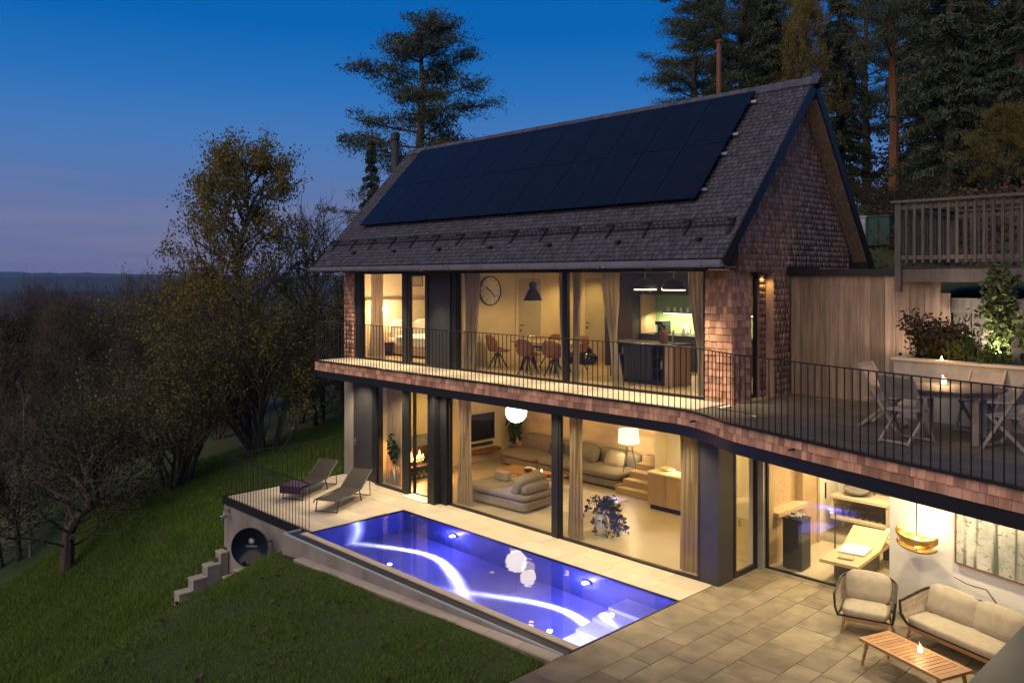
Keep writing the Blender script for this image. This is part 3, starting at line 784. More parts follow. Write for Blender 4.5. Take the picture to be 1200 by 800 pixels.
# two underwater lamps in the long far wall: bright flange cone plus soft flood
for x in (4.41 - PX0, 8.49 - PX0):
    pl = B('pool_lamp', MB().lathe([(.001, 0), (.06, 0), (.09, .02), (.09, .05)], (0, 0, 0), 16), 'steel', loc=(x, ly - .002, -.56))
    pl.rotation_euler = (R(90), 0, 0)
    MB().lathe([(.001, .055), (.055, .055), (.06, .045)], (0, 0, 0), 16).build('lens', 'poolglow', pl)
    lo = lamp('POINT', (x, ly - .11, -.56), 100, (1, 1, 1), pool, radius=.03)
    lo.rotation_euler = (R(90), 0, 0)
    ld = lo.data; ld.use_nodes = True; n_ = ld.node_tree.nodes; l_ = ld.node_tree.links
    em = n_['Emission']; t_ = n_.new('ShaderNodeTexCoord'); s_ = n_.new('ShaderNodeSeparateXYZ'); l_.new(t_.outputs['Normal'], s_.inputs[0])
    ab = n_.new('ShaderNodeMath'); ab.operation = 'MULTIPLY'; ab.inputs[1].default_value = 1; l_.new(s_.outputs['Z'], ab.inputs[0])
    # the lens flange gathers a narrow rim of light near 58 degrees off axis
    sb = n_.new('ShaderNodeMath'); sb.operation = 'SUBTRACT'; sb.inputs[1].default_value = .53; l_.new(ab.outputs[0], sb.inputs[0])
    a2 = n_.new('ShaderNodeMath'); a2.operation = 'ABSOLUTE'; l_.new(sb.outputs[0], a2.inputs[0])
    m_ = n_.new('ShaderNodeMapRange'); m_.inputs['From Max'].default_value = .11; m_.inputs['To Min'].default_value = 1; m_.inputs['To Max'].default_value = .0
    l_.new(a2.outputs[0], m_.inputs['Value'])
    pw2 = n_.new('ShaderNodeMath'); pw2.operation = 'POWER'; pw2.inputs[1].default_value = 3.2; l_.new(m_.outputs[0], pw2.inputs[0])
    mc = n_.new('ShaderNodeMix'); mc.data_type = 'RGBA'; mc.inputs['A'].default_value = (.042, .032, .28, 1); mc.inputs['B'].default_value = (8.5, 7, 12.5, 1)
    l_.new(pw2.outputs[0], mc.inputs['Factor']); l_.new(mc.outputs['Result'], em.inputs['Color']); em.inputs['Strength'].default_value = 1
for x, e in ((5.3 - PX0, 30), (9.8 - PX0, 95)):
    pl = B('pool_lamp', MB().lathe([(.001, 0), (.06, 0), (.09, .02), (.09, .05)], (0, 0, 0), 16), 'steel', loc=(x, .002, -.5))
    pl.rotation_euler = (R(-90), 0, 0)
    MB().lathe([(.001, .055), (.055, .055), (.06, .045)], (0, 0, 0), 16).build('lens', 'poolglow', pl)
    lamp('POINT', (x, .14, -.09), e, (.34, .3, 1), pool, radius=.04)

# ------------------------------------------------------------------ paving, patio and garden walls
r = random.Random(5)
pav = structure('paving', MB().bb(-1.99, 10.65, -1.115, .035, -.3, -.036).bb(-1.99, 2.1, -3.72, -1.117, -.3, -.036).bb(10.66, 16.4, -7.2, 1.5, -.3, -.036), 'joint')
for j, (y0, y1) in enumerate(((-.56, .03), (-1.115, -.56))):
    x = -1.98 - (j * .5)
    while x < 10.64:
        w = r.choice((1.0, 1.2)); a, e = max(x, -1.98), min(x + w, 10.64)
        if e - a > .1: tile('paving_slab', 'slab', a, e, y0, y1, 0, .035, pav, r=r)
        x += w
y = -3.7
while y < -1.13:
    y1 = min(y + .52, -1.118); x = -1.98 - r.random() * .5
    while x < 2.36:
        a, e = max(x, -1.98), min(x + .95, 2.38)
        if e - a > .1: tile('paving_slab', 'slab', a, e, y, y1, 0, .035, pav, r=r)
        x += .95
    y = y1
x = 10.66
while x < 16.2:
    w = r.choice((.42, .55, .68)); y = -7.2 - r.random() * .6
    while y < 1.5:
        h = r.choice((.5, .7, .9, 1.1)); a, e = y, min(y + h, 1.5)
        if e - a > .08: tile('paving_tile', 'sand', x, x + w, a, e, 0, .035, pav, g=.009, r=r)
        y += h
    x += w
# strip of slabs between the pool channel and the lawn, rising to the patio
kz = lambda x: -.455 + .0435 * x
st = structure('kerb_strip', MB().add([(2.9, -4.5, -1.2), (10.64, -4.5, -.6), (10.64, -4.275, -.6), (2.9, -4.275, -1.2), (2.9, -4.5, kz(2.9) - .03), (10.64, -4.5, kz(10.64) - .03), (10.64, -4.275, kz(10.64) - .03), (2.9, -4.275, kz(2.9) - .03)], [(3, 2, 1, 0), (4, 5, 6, 7), (0, 1, 5, 4), (1, 2, 6, 5), (2, 3, 7, 6), (3, 0, 4, 7)]), 'joint')
sl = math.atan(.0435)
for i in range(10):
    x = 3.28 + i * .775
    link('paving_slab', MB().box((0, 0, 0), (.765, .215, .03)).mesh('paving_slab', 'slab'), st, (x, -4.39, kz(x) - .012), rot=(0, -sl, 0))
# patio retaining wall
rw = thing('retaining_wall', 'pale rendered retaining wall holding up the left patio corner', 'wall', (-2.0, -3.74, 0))
MB().bb(0, 4.08, -.02, .16, -2.6, -.06).bb(-.06, .0, -.02, 4.0, -2.6, -.06).build('wall', 'grey', rw)
MB().bb(-.08, 4.08, -.05, -.02, -.2, .004).bb(-.09, -.06, -.05, 4, -.2, .004).build('edge_plate', 'black', rw)
railing('patio_railing', 'black bar railing around the left patio corner above the dish', lambda s: ((Vector((2.3 - s, -3.76, 0)), Vector((-1, 0, 0))) if s < 4.33 else (Vector((-2.03, -3.76 + s - 4.33, 0)), Vector((0, 1, 0)))), 8.0, .15, 1.1, 0)
# stepped concrete walls either side of the garden stair
def stair_wall(label, x, ys, tops, wdt, bot):
    t = thing('stair_wall', label, 'wall', (x, ys[0], tops[0]), 0, 'stepped garden walls')
    for i in range(len(tops)):
        b = MB().bb(-wdt / 2, wdt / 2, ys[i + 1] - ys[0], ys[i] - ys[0] - .004, bot - tops[0], tops[i] - tops[0] - .04)
        b.build('wall_block', 'conc', t)
        MB().bb(-wdt / 2 - .012, wdt / 2 + .012, ys[i + 1] - ys[0] - .01, ys[i] - ys[0] - .006, tops[i] - tops[0] - .038, tops[i] - tops[0]).build('coping', 'slab', t)
    return t
stair_wall('longer stepped concrete wall descending the grass slope below the patio railing', -1.9, [-3.79, -4.0, -4.36, -4.74, -5.1], [-1.4, -1.67, -1.93, -2.2], .32, -3.6)
stair_wall('shorter stepped concrete wall half buried in the lawn mound under the dish', -.62, [-3.79, -4.1, -4.4, -4.68, -4.95], [-1.56, -1.66, -1.88, -2.14], .3, -3.6)
# dish
di = thing('satellite_dish', 'round dark dish with a pale star emblem below the patio railing', 'dish', (.5, -4.3, -.65))
axis_ = Vector((.8, -.95, .16)).normalized(); q = axis_.to_track_quat('Z', 'Y')
def dparts(mb): 
    mb.v = [tuple(q @ Vector(v)) for v in mb.v]; return mb
prof = [(.001, -.07)] + [(.45 * t, -.07 + .11 * t * t) for t in (.2, .4, .6, .8, .93, 1)] + [(.455, .055), (.44, .03), (.3, -.04), (.001, -.1)]
dparts(MB().lathe(prof, (0, 0, 0), 36)).build('dish_bowl', 'dish', di, smooth=True)
dparts(MB().lathe([(.445, .035), (.462, .04), (.462, .06), (.445, .062), (.445, .035)], (0, 0, 0), 36, cap=False)).build('rim', 'black', di)
em_ = MB()
for k in range(5):
    a = PI * k / 5; em_.bar(q @ Vector((.075 * math.cos(a), .13 + .075 * math.sin(a), -.05)), q @ Vector((-.075 * math.cos(a), .13 - .075 * math.sin(a), -.05)), .016, .008)
em_.build('emblem', 'linen', di)
em_ = MB()
for k in range(8): em_.box(q @ Vector((-.125 + k * .036, .0, -.06)), (.024, .014, .034))
em_.build('lettering', 'palebin', di)
MB().tube([q @ Vector((.1, 0, -.09)), Vector((.05, .35, .05)), Vector((.05, .52, .05))], .035, 8).build('mount_arm', 'steel', di)
MB().bar(q @ Vector((0, -.42, 0)), q @ Vector((0, -.36, .32)), .025, .03).box(q @ Vector((0, -.33, .34)), (.07, .07, .09)).build('feed_arm', 'black', di)
tag(MB().box((0, 0, -.28), (.42, .4, .56)).box((0, 0, .02), (.46, .44, .04)).build('stone_plinth', 'conc', loc=(.35, -4.15, -1.12)), 'small concrete plinth standing under the dark dish', 'plinth')
tw = thing('wall_camera', 'small grey camera on a bracket high on the patio wall', 'camera', (-1.72, -3.78, -.42))
MB().tube([(0, 0, .1), (0, -.14, .12), (.02, -.16, .02)], .014, 6).bb(-.03, .03, -.01, .01, .05, .15).build('bracket', 'steel', tw)
MB().box((.03, -.17, -.03), (.07, .2, .08), rz=.4).build('camera_body', 'palebin', tw)
MB().lathe([(.03, 0), (.03, .04)], (.065, -.27, -.05), 10).build('lens', 'black', tw)
# dark capped parapet wall at the right edge
pw_ = thing('parapet_wall', 'dark metal capped parapet wall cutting the lower right corner', 'wall', (16.2, -3.2, 0))
MB().bb(-.2, .2, -4.5, 3.3, -.5, .94).build('wall', 'conc', pw_)
MB().bb(-.24, .24, -4.52, 3.3, .942, .985).build('metal_cap', 'slate', pw_)

# ------------------------------------------------------------------ outdoor furniture
CH = lambda name, mb, mat, p, smooth=False, **k: mb.build(name, mat, p, smooth, **k)
def lounger(label, loc, rz):
    t = thing('sun_lounger', label, 'sun lounger', loc, rz, 'loungers on the left patio')
    L = 1.35; hb = .31; a = R(31); bx = .72
    for y in (-.3, .3):
        CH('side_rail', MB().tube([(-.0, y, hb - .06), (.05, y, hb), (L, y, hb), (L + bx * math.cos(a), y, hb + bx * math.sin(a))], .018, 6), 'anth', t)
        CH('leg', MB().tube([(.18, y, hb), (.1, y, 0)], .016, 6), 'anth', t)
        CH('leg', MB().tube([(L - .1, y, hb), (L + .02, y, 0)], .016, 6), 'anth', t)
    CH('cross_bar', MB().tube([(.1, -.3, .03), (.1, .3, .03)], .014, 6), 'anth', t)
    CH('rear_stand', MB().tube([(L + .5, -.28, hb + .3), (L + .55, -.28, .02), (L + .55, .28, .02), (L + .5, .28, hb + .3)], .014, 6), 'anth', t)
    m = MB(); N = 10; prof = [(x, hb + .012 - .035 * math.sin(PI * x / L)) for x in np.linspace(.05, L, 8)] + [(L + s * math.cos(a), hb + .012 + s * math.sin(a)) for s in (.2, .45, bx)]
    for x, z in prof:
        for y in (-.285, .285): m.v += [(x, y, z), (x, y, z - .012)]
    for i in range(len(prof) - 1):
        o = i * 4; m.f += [(o, o + 4, o + 6, o + 2), (o + 1, o + 3, o + 7, o + 5), (o, o + 1, o + 5, o + 4), (o + 2, o + 6, o + 7, o + 3)]
    m.f += [(0, 2, 3, 1), (len(m.v) - 4, len(m.v) - 3, len(m.v) - 1, len(m.v) - 2)]
    CH('sling', m, 'mesh', t)
    return t
lounger('taupe sling sun lounger nearest the pool, head towards the house', (1.3, -2.75, 0), R(118))
l2 = lounger('sun lounger beside the railing with a dark violet towel on its foot end', (-.35, -2.75, 0), R(118))
tw_ = MB().box((.32, 0, .375), (.62, .62, .02)).box((.0, 0, .28), (.02, .62, .19)); tag(tw_.build('towel', 'purple', loc=(-.35, -2.75, 0)), 'dark violet towel spread over the foot of the rear lounger', 'towel').rotation_euler = (0, 0, R(118))

def tub_seat(name, label, cat, w, loc, rz):
    """rope-backed garden seat facing local -Y: w wide, legs of teak, dark frame"""
    t = thing(name, label, cat, loc, rz)
    dp = .78; pts = []; hw = w / 2
    for k in range(9): pts.append((-hw - .06 + .02 * k / 8, -dp / 2 + dp * .62 * k / 8, .62 + .10 * k / 8))
    for k in range(1, 8):
        an = PI - PI / 2 * k / 8; pts.append((-hw + .16 + .2 * math.cos(an), dp / 2 - .28 + .26 * math.sin(an), .72 + .07 * k / 8))
    pts += [(-x, y, z) for x, y, z in reversed(pts)]
    low = [(x * .9, y * .86, .27 if i not in (0,) else .27) for i, (x, y, z) in enumerate(pts)]
    fr_ = MB().tube(pts, .02, 6)
    for s in (0, -1): fr_.tube([pts[s], (pts[s][0] * .97, pts[s][1] - .015, .42), low[s]], .02, 6)
    CH('frame', fr_, 'black', t)
    CH('base_frame', MB().tube(low + [low[0]], .02, 6), 'black', t)
    rp = MB(); P_ = [Vector(p) for p in pts]; Lw = [Vector(p) for p in low]
    tot = sum((b - a).length for a, b in zip(P_, P_[1:])); n = int(tot / .032); cum = [0]
    for a, b in zip(P_, P_[1:]): cum.append(cum[-1] + (b - a).length)
    for i in range(1, n):
        s = tot * i / n; k = max(j for j in range(len(cum) - 1) if cum[j] <= s); u = (s - cum[k]) / (cum[k + 1] - cum[k])
        a = P_[k].lerp(P_[k + 1], u); b = Lw[k].lerp(Lw[k + 1], u)
        for sgn in (-1, 1):
            tn = (P_[k + 1] - P_[k]).normalized() * .018 * sgn
            mid = (a + b) / 2; out = Vector((mid.x, mid.y, 0)).normalized() * .03
            rp.tube([a + tn, mid + out - tn, b + tn], .0085, 4, cap=False)
    CH('rope_weave', rp, 'rope', t, kind='stuff')
    CH('seat_rail', MB().bb(-hw + .06, hw - .06, -dp / 2 + .04, -dp / 2 + .09, .2, .26), 'teak', t)
    CH('seat_rail', MB().bb(-hw + .06, hw - .06, dp / 2 - .2, dp / 2 - .15, .2, .26), 'teak', t)
    for sx_ in (-1, 1):
        for y, ty in ((-dp / 2 + .07, -.05), (dp / 2 - .17, .05)):
            CH('leg', MB().tube([(sx_ * (hw - .1), y, .26), (sx_ * (hw - .04), y + ty, 0)], [.028, .018], 8), 'teak', t)
    CH('seat_cushion', MB().rbox((0, -.03, .35), (w - .12, dp - .08, .16), .06, puff=.02), 'palefab', t, True)
    nb = 1 if w < 1 else 2; bw = (w - .14) / nb
    for i in range(nb):
        rot = Matrix.Rotation(R(-16), 3, 'X')
        CH('back_cushion', MB().rbox((-hw + .07 + bw * (i + .5), dp / 2 - .22, .63), (bw - .01, .16, .46), .06, rot=rot, puff=.035), 'palefab', t, True)
    return t
tub_seat('armchair', 'rope backed garden armchair with taupe cushions near the spa window', 'armchair', .8, (13.5, .12, 0), R(-18 + 34))
tub_seat('garden_sofa', 'rope backed garden sofa with taupe cushions along the white wall', 'sofa', 1.75, (15.05, .16, 0), wa - R(1))
ct = thing('coffee_table', 'low slatted teak garden table in front of the rope sofa', 'table', (14.72, -1.22, 0), R(-20.5))
lw, dw = 1.42, .62
for i in range(15):
    x = -lw / 2 + .1 + (lw - .2) * (i + .5) / 15
    CH('slat', MB().bb(x - .036, x + .036, -dw / 2 + .06, dw / 2 - .06, .375, .4), 'teak', ct)
CH('table_frame', MB().bb(-lw / 2, lw / 2, -dw / 2, -dw / 2 + .058, .36, .402).bb(-lw / 2, lw / 2, dw / 2 - .058, dw / 2, .36, .402).bb(-lw / 2, -lw / 2 + .095, -dw / 2 + .058, dw / 2 - .058, .36, .402).bb(lw / 2 - .095, lw / 2, -dw / 2 + .058, dw / 2 - .058, .36, .402), 'teak', ct)
for sx_ in (-1, 1):
    for sy_ in (-1, 1):
        CH('leg', MB().tube([(sx_ * (lw / 2 - .1), sy_ * (dw / 2 - .07), .36), (sx_ * (lw / 2 - .03), sy_ * (dw / 2 - .04), 0)], [.03, .018], 8), 'teak', ct)
def candle(label, loc, h=.11, rad=.04, e=1.2):
    t = thing('candle', label, 'candle', loc, 0)
    CH('jar', MB().lathe([(rad, 0), (rad, h), (rad - .004, h), (rad - .004, .006)], (0, 0, 0), 14), 'glass', t)
    CH('wax', MB().lathe([(rad - .008, .006), (rad - .008, h * .55)], (0, 0, 0), 12), EMW, t)
    CH('flame', MB().lathe([(.001, 0), (.008, .012), (.006, .025), (.001, .04)], (0, 0, h * .6), 8), 'flame', t)
    lamp('POINT', (0, 0, h + .04), e, (1, .6, .25), t, radius=.02)
    return t
EMW = EM('glowing_wax', (1, .7, .42), 3.0)
candle('lit candle jar on the slatted teak garden table', (14.78, -1.12, .403), .13, .045, 1.5)
# boat shaped brass lamp hanging by the white wall
bl = thing('hanging_lamp', 'boat shaped brass lamp hanging on a rod before the white wall', 'lamp', (14.05, .78, 1.42), wa)
def boat(zb, L, Wd, h, flip=False):
    m = MB(); N = 16; K = 8
    for i in range(N + 1):
        u = -1 + 2 * i / N; w = Wd * math.sqrt(max(0, 1 - abs(u) ** 2.4)) + .004; rise = .09 * abs(u) ** 3
        for k in range(K + 1):
            a = PI * k / K; m.v.append((u * L / 2, -w / 2 * math.cos(a), zb + rise - h * math.sin(a) * (1 - .4 * u * u)))
    for i in range(N):
        for k in range(K): m.f.append((i * (K + 1) + k, (i + 1) * (K + 1) + k, (i + 1) * (K + 1) + k + 1, i * (K + 1) + k + 1))
    return m
o = CH('bowl', boat(.08, .78, .3, .17), 'gold', bl, True); sm = o.modifiers.new('thick', 'SOLIDIFY'); sm.thickness = .008
o = CH('lower_shade', boat(-.12, .76, .26, .05), 'gold', bl, True); sm = o.modifiers.new('thick', 'SOLIDIFY'); sm.thickness = .008
CH('rod', MB().tube([(0, 0, .0), (0, 0, 1.62)], .009, 6), 'black', bl)
CH('bulb', MB().lathe([(.001, 0), (.03, .01), (.04, .05), (.02, .09), (.001, .095)], (0, 0, -.01), 10), 'glow', bl)
CH('rod', MB().tube([(0, 0, -.17), (0, 0, -.06)], .012, 6), 'gold', bl)
lamp('POINT', (0, 0, .16), 3.2, (1, .78, .42), bl, radius=.05)
lamp('POINT', (0, 0, -.1), 2, (1, .78, .42), bl, radius=.04)
# tree print and bare twig on the wall
pmn = bpy.data.materials.new('tree_print'); pmn.use_nodes = True
n_ = pmn.node_tree.nodes; l_ = pmn.node_tree.links; P_ = n_['Principled BSDF']; P_.inputs['Roughness'].default_value = .7
t_ = n_.new('ShaderNodeTexCoord')
def nz_(scale, stretch, detail, rough=.6, dist=0):
    mp_ = n_.new('ShaderNodeMapping'); mp_.inputs['Scale'].default_value = stretch; l_.new(t_.outputs['Object'], mp_.inputs[0])
    q_ = n_.new('ShaderNodeTexNoise'); q_.inputs['Scale'].default_value = scale; q_.inputs['Detail'].default_value = detail; q_.inputs['Roughness'].default_value = rough; q_.inputs['Distortion'].default_value = dist
    l_.new(mp_.outputs[0], q_.inputs['Vector']); return q_.outputs['Fac']
def mr_(v, a, b, c=0, d=1):
    q_ = n_.new('ShaderNodeMapRange'); q_.inputs['From Min'].default_value = a; q_.inputs['From Max'].default_value = b; q_.inputs['To Min'].default_value = c; q_.inputs['To Max'].default_value = d
    l_.new(v, q_.inputs['Value']); return q_.outputs[0]
def mix_(f, A, Bc):
    q_ = n_.new('ShaderNodeMix'); q_.data_type = 'RGBA'; l_.new(f, q_.inputs['Factor'])
    for k_, c_ in (('A', A), ('B', Bc)):
        if isinstance(c_, tuple): q_.inputs[k_].default_value = (*c_, 1)
        else: l_.new(c_, q_.inputs[k_])
    return q_.outputs['Result']
base_ = mix_(mr_(nz_(1.6, (1, 1, 1), 5), .35, .65), (.62, .6, .52), (.3, .31, .26))
tr_ = mix_(mr_(nz_(2.6, (1.6, 1, .12), 3, .5, .3), .54, .6), base_, (.1, .11, .09))
lf_ = mix_(mr_(nz_(9, (1, 1, 1.4), 6, .7, .8), .55, .62), tr_, (.16, .15, .11))
l_.new(lf_, P_.inputs['Base Color'])
pic = thing('tree_picture', 'large framed misty tree picture on the white garden wall', 'picture', Vector((13.42, 1.26, 1.9)) + wd * 2.55 + Vector((math.sin(wa), -math.cos(wa), 0)) * .02, wa)
CH('print', MB().bb(-1.25, 1.3, -.02, .0, -.68, .8), pmn, pic)
CH('picture_frame', frame_rect(MB(), -1.275, 1.325, -.705, .825, -.028, .012, .024), 'leather', pic)
tag(MB().tube([(0, 0, 0), (.25, -.03, -.03), (.42, -.05, -.02), (.6, -.06, .0), (.7, -.06, -.1), (.95, -.05, -.35)], [.006, .009, .01, .01, .012, .014], 6).build('twig', 'bark', loc=(14.62, .78, .98)), 'thin bare twig leaning against the white wall above the sofa', 'twig').rotation_euler = (0, 0, wa)

# ------------------------------------------------------------------ roof terrace: fence, planter, furniture, upper deck
fe = thing('timber_fence', 'tall fence of vertical larch boards at the back of the terrace', 'fence', (11.22, 1.95, 3.5))
r = random.Random(8); x = 0
while x < 2.98:
    w = r.choice((.14, .19, .24, .27)); w = min(w, 2.98 - x)
    top = 2.37 if x < 2.3 else (2.3 if x < 2.62 else 2.06)
    CH('board', MB().bb(x + .003, x + w - .003, r.uniform(-.008, .004), .03, .0, top), 'timber', fe)
    x += w
CH('top_trim', MB().bb(-.0, 2.05, -.07, .05, 2.375, 2.5), 'black', fe)
CH('wall_cap', MB().bb(-.06, .62, -.1, -.072, 2.4, 2.56), 'black', fe)
CH('backing', MB().bb(0.01, 2.97, .032, .09, 0, 2.0), 'darkwood', fe)
gwl = thing('back_wall', 'grey wooden back wall with carved ornament behind the planter', 'wall', (14.22, 1.95, 3.5))
for i in range(12):
    CH('board', MB().bb(.02 + i * .3, .3 + i * .3, .02, .07, 0, 1.72), 'greywood', gwl)
CH('top_board', MB().bb(0, 3.6, -.02, .06, 1.722, 1.98), 'greywood', gwl)
for i in range(5):       # carved fretwork: drop shapes and scrolls
    x = .22 + i * .36
    drop = [(math.sin(a) * .085 * (1 - .35 * math.cos(a)), math.cos(a) * .17) for a in np.linspace(0, 2 * PI, 15)[:-1]]
    drop = [(x + (.0 if zz < 0 else 0) + xx * (1.2 - zz * 3), zz) for xx, zz in drop]
    m = MB(); k = len(drop)
    m.v = [(xx, .0, 1.33 + zz) for xx, zz in drop] + [(xx, .03, 1.33 + zz) for xx, zz in drop]
    m.f = [tuple(range(k)), tuple(range(2 * k - 1, k - 1, -1))] + [(j, k + j, k + (j + 1) % k, (j + 1) % k) for j in range(k)]
    CH('ornament', m, 'darkwood', gwl)
    CH('scroll', MB().tube([(x + .18 + .07 * math.sin(a), .0, 1.42 + .11 * math.cos(a)) for a in np.linspace(-2.6, 2.6, 13)], .018, 5), 'darkwood', gwl)
    CH('scroll', MB().tube([(x + .18 + .06 * math.sin(a), .0, 1.02 + .07 * math.cos(a)) for a in np.linspace(.5, 5.6, 13)], .018, 5), 'darkwood', gwl)
pl = thing('planter', 'long pale rendered planter box with shrubs at the terrace back', 'planter', (13.75, .58, 3.5))
ps = -R(6)
CH('planter_wall', MB().box((1.9, .06 - .2, .48), (3.8, .12, .96), rz=ps).box((.06, .72, .48), (.12, 1.3, .96)), 'conc', pl)
CH('capping', MB().box((1.9, .06 - .2, .98), (3.86, .2, .04), rz=ps).box((.06, .74, .98), (.18, 1.3, .042)), 'slab', pl)
CH('soil', MB().bb(.12, 3.8, .1, 1.36, .1, .8), 'soil', pl)
def folding_chair(label, loc, rz):
    t = thing('folding_chair', label, 'chair', loc, rz, 'folding chairs around the terrace table')
    for x in (-.25, .25):
        CH('back_post', MB().bar((x, -.28, 0), (x, .3, .98), .03, .045), 'palewood', t)
        CH('leg', MB().bar((x * .86, .3, 0), (x * .86, -.22, .47), .03, .04), 'palewood', t)
        CH('armrest', MB().bar((x * 1.05, -.2, .64), (x * 1.05, .14, .67), .045, .022), 'palewood', t)
    CH('foot_bar', MB().bar((-.25, -.27, .03), (.25, -.27, .03), .03, .03), 'palewood', t)
    CH('foot_bar', MB().bar((-.22, .29, .03), (.22, .29, .03), .03, .03), 'palewood', t)
    for i in range(7):
        CH('seat_slat', MB().bb(-.23, .23, -.24 + i * .066, -.185 + i * .066, .45, .468), 'palewood', t)
    CH('back_panel', MB().box((0, .20, .78), (.47, .014, .36), rot=Matrix.Rotation(R(-31), 3, 'X')), 'palewood', t)
    CH('top_rail', MB().bar((-.25, .295, .97), (.25, .295, .97), .03, .045), 'palewood', t)
    return t
folding_chair('folding chair at the left side of the terrace table near the fence', (14.02, -.5, 3.5), R(90))
folding_chair('folding chair nearest the railing, its slatted back towards us', (14.72, -1.5, 3.5), R(168))
folding_chair('folding chair at the right side of the terrace table', (15.95, -1.05, 3.5), R(-100))
folding_chair('folding chair on the planter side of the terrace table', (15.2, .18, 3.5), R(-8))
tt = thing('terrace_table', 'weathered octagonal wooden table on the roof terrace', 'table', (15.1, -.78, 3.5), R(8))
m = MB().prism([(.72 * math.cos(PI / 8 + k * PI / 4), .72 * math.sin(PI / 8 + k * PI / 4)) for k in range(8)], .72, .75)
CH('tabletop', m, 'greywood', tt)
CH('apron', MB().prism([(.6 * math.cos(PI / 8 + k * PI / 4), .6 * math.sin(PI / 8 + k * PI / 4)) for k in range(8)], .64, .718), 'palewood', tt)
for a in range(4):
    an = PI / 4 + a * PI / 2; CH('leg', MB().box((.5 * math.cos(an), .5 * math.sin(an), .32), (.06, .06, .64), rz=an), 'palewood', tt)
candle('lit candle lantern on the octagonal terrace table', (14.92, -.6, 4.252), .16, .055, 7)
candle('small lit candle on the planter capping', (14.55, .46, 4.5), .06, .035, 1)

dk = thing('upper_deck', 'weathered wooden deck with slatted railing standing above the terrace', 'deck', (13.35, 1.78, 5.6))
for i in range(24):
    CH('deck_board', MB().bb(-.02, 7.0, .06 + i * .12, .172 + i * .12, .40, .43), 'greywood', dk)
CH('beam', MB().bb(.09, 7.0, .0, .08, .16, .39), 'greywood', dk)
CH('beam', MB().bb(.0, .08, .1, 2.9, .16, .39), 'greywood', dk)
for x in (0, 2.4, 4.8): CH('post', MB().bb(x, x + .1, -.1, -.002, -.02 if x == 0 else .16, 1.58), 'greywood', dk)
CH('post', MB().bb(0, .1, 2.8, 2.9, .3, 1.58), 'greywood', dk)
CH('handrail', MB().bb(-.06, 7.0, -.14, .04, 1.582, 1.625), 'greywood', dk)
CH('handrail', MB().bb(-.06, .1, .042, 2.95, 1.582, 1.625), 'greywood', dk)
CH('handrail', MB().bb(.1, 7.0, 2.8, 2.95, 1.582, 1.625), 'greywood', dk)
for z in (.56, 1.46):
    CH('rail', MB().bb(.102, 7.0, -.075, -.03, z, z + .07), 'greywood', dk)
    CH('rail', MB().bb(.02, .07, .0, 2.8, z, z + .07), 'greywood', dk)
    CH('rail', MB().bb(.1, 7.0, 2.84, 2.88, z, z + .07), 'greywood', dk)
bm1 = MB().bb(-.022, .022, -.012, .012, .5, 1.54).mesh('baluster', 'greywood')
for i in range(48): link('baluster', bm1, dk, (.2 + i * .14, -.09, 0))
for i in range(48): link('baluster', bm1, dk, (.25 + i * .14, 2.83, 0))
for i in range(17): link('baluster', bm1, dk, (.01, .15 + i * .15, 0), rot=(0, 0, PI / 2))
for i, (x, mt_, lb) in enumerate(((9.75, 'palebin', 'pale plastic compost bin at the wood edge behind the gable'), (10.35, 'bluebin', 'dark green compost bin beside the pale one at the wood edge'))):
    cb = thing('compost_bin', lb, 'bin', (x, 8.6, float(ground(x, 8.6)) - .05), R(8), 'compost bins')
    CH('bin_body', MB().add([(-.3, -.3, 0), (.3, -.3, 0), (.3, .3, 0), (-.3, .3, 0), (-.26, -.26, .75), (.26, -.26, .75), (.26, .26, .75), (-.26, .26, .75)], [(3, 2, 1, 0), (4, 5, 6, 7), (0, 1, 5, 4), (1, 2, 6, 5), (2, 3, 7, 6), (3, 0, 4, 7)]), mt_, cb)
    CH('bin_lid', MB().box((0, 0, .78), (.56, .56, .05)), mt_, cb)
    for k in range(3): CH('rib', MB().bb(-.31 + k * .28, -.27 + k * .28, -.315, -.29, .05, .7), mt_, cb)

# ------------------------------------------------------------------ curtains
def curtain(label, loc, w0, w1, h, rz=0, folds=6, amp=.05, grp='linen curtains at the windows', gather=0.0, shift=0.0, flare=.0):
    """hanging cloth; w0 width at the top, w1 at the foot; gather pulls it in towards a tie at the given share of the height"""
    m = MB(); N = folds * 8; K = 10
    for k in range(K + 1):
        v = k / K; w = w0 + (w1 - w0) * (v ** 1.5) ; sh = shift * (v ** 1.7)
        if gather: w = w * (1 - .55 * math.exp(-((v - gather) / .22) ** 2))
        for i in range(N + 1):
            u = i / N; p = 2 * PI * folds * u
            x = sh + (u - .5) * w + .012 * math.sin(p * 2 + 3 * v); y = amp * math.sin(p + .6 * math.sin(v * 5 + u * 9)) * (.6 + .5 * v)
            for o_ in (0, .006): m.v.append((x, y + o_, h * (1 - v)))
    nn = (N + 1) * 2
    for k in range(K):
        for i in range(N):
            a = k * nn + i * 2; m.f.append((a, a + nn, a + nn + 2, a + 2)); m.f.append((a + 1, a + 3, a + nn + 3, a + nn + 1))
    o = m.build('curtain', 'curt', loc=loc, smooth=True); o.rotation_euler = (0, 0, rz)
    return tag(o, label, 'curtain', grp)
curtain('long curtain behind the lower sliding door next to the dark panel', (.2, .2, .03), .75, .75, 2.86, 0, 6)
curtain('lower curtain at the left edge of the living room window', (3.15, .25, .03), .5, .55, 2.86, 0, 5)
curtain('narrow lower curtain just right of the middle mullion', (6.98, .2, .03), .4, .4, 2.86, 0, 4)
curtain('lower curtain at the right end beside the dark column', (10.0, .22, .03), .55, .5, 2.86, 0, 5)
curtain('pale bedroom curtain beside the left shingled pillar', (-.72, .24, 3.53), .62, .7, 2.44, 0, 6)
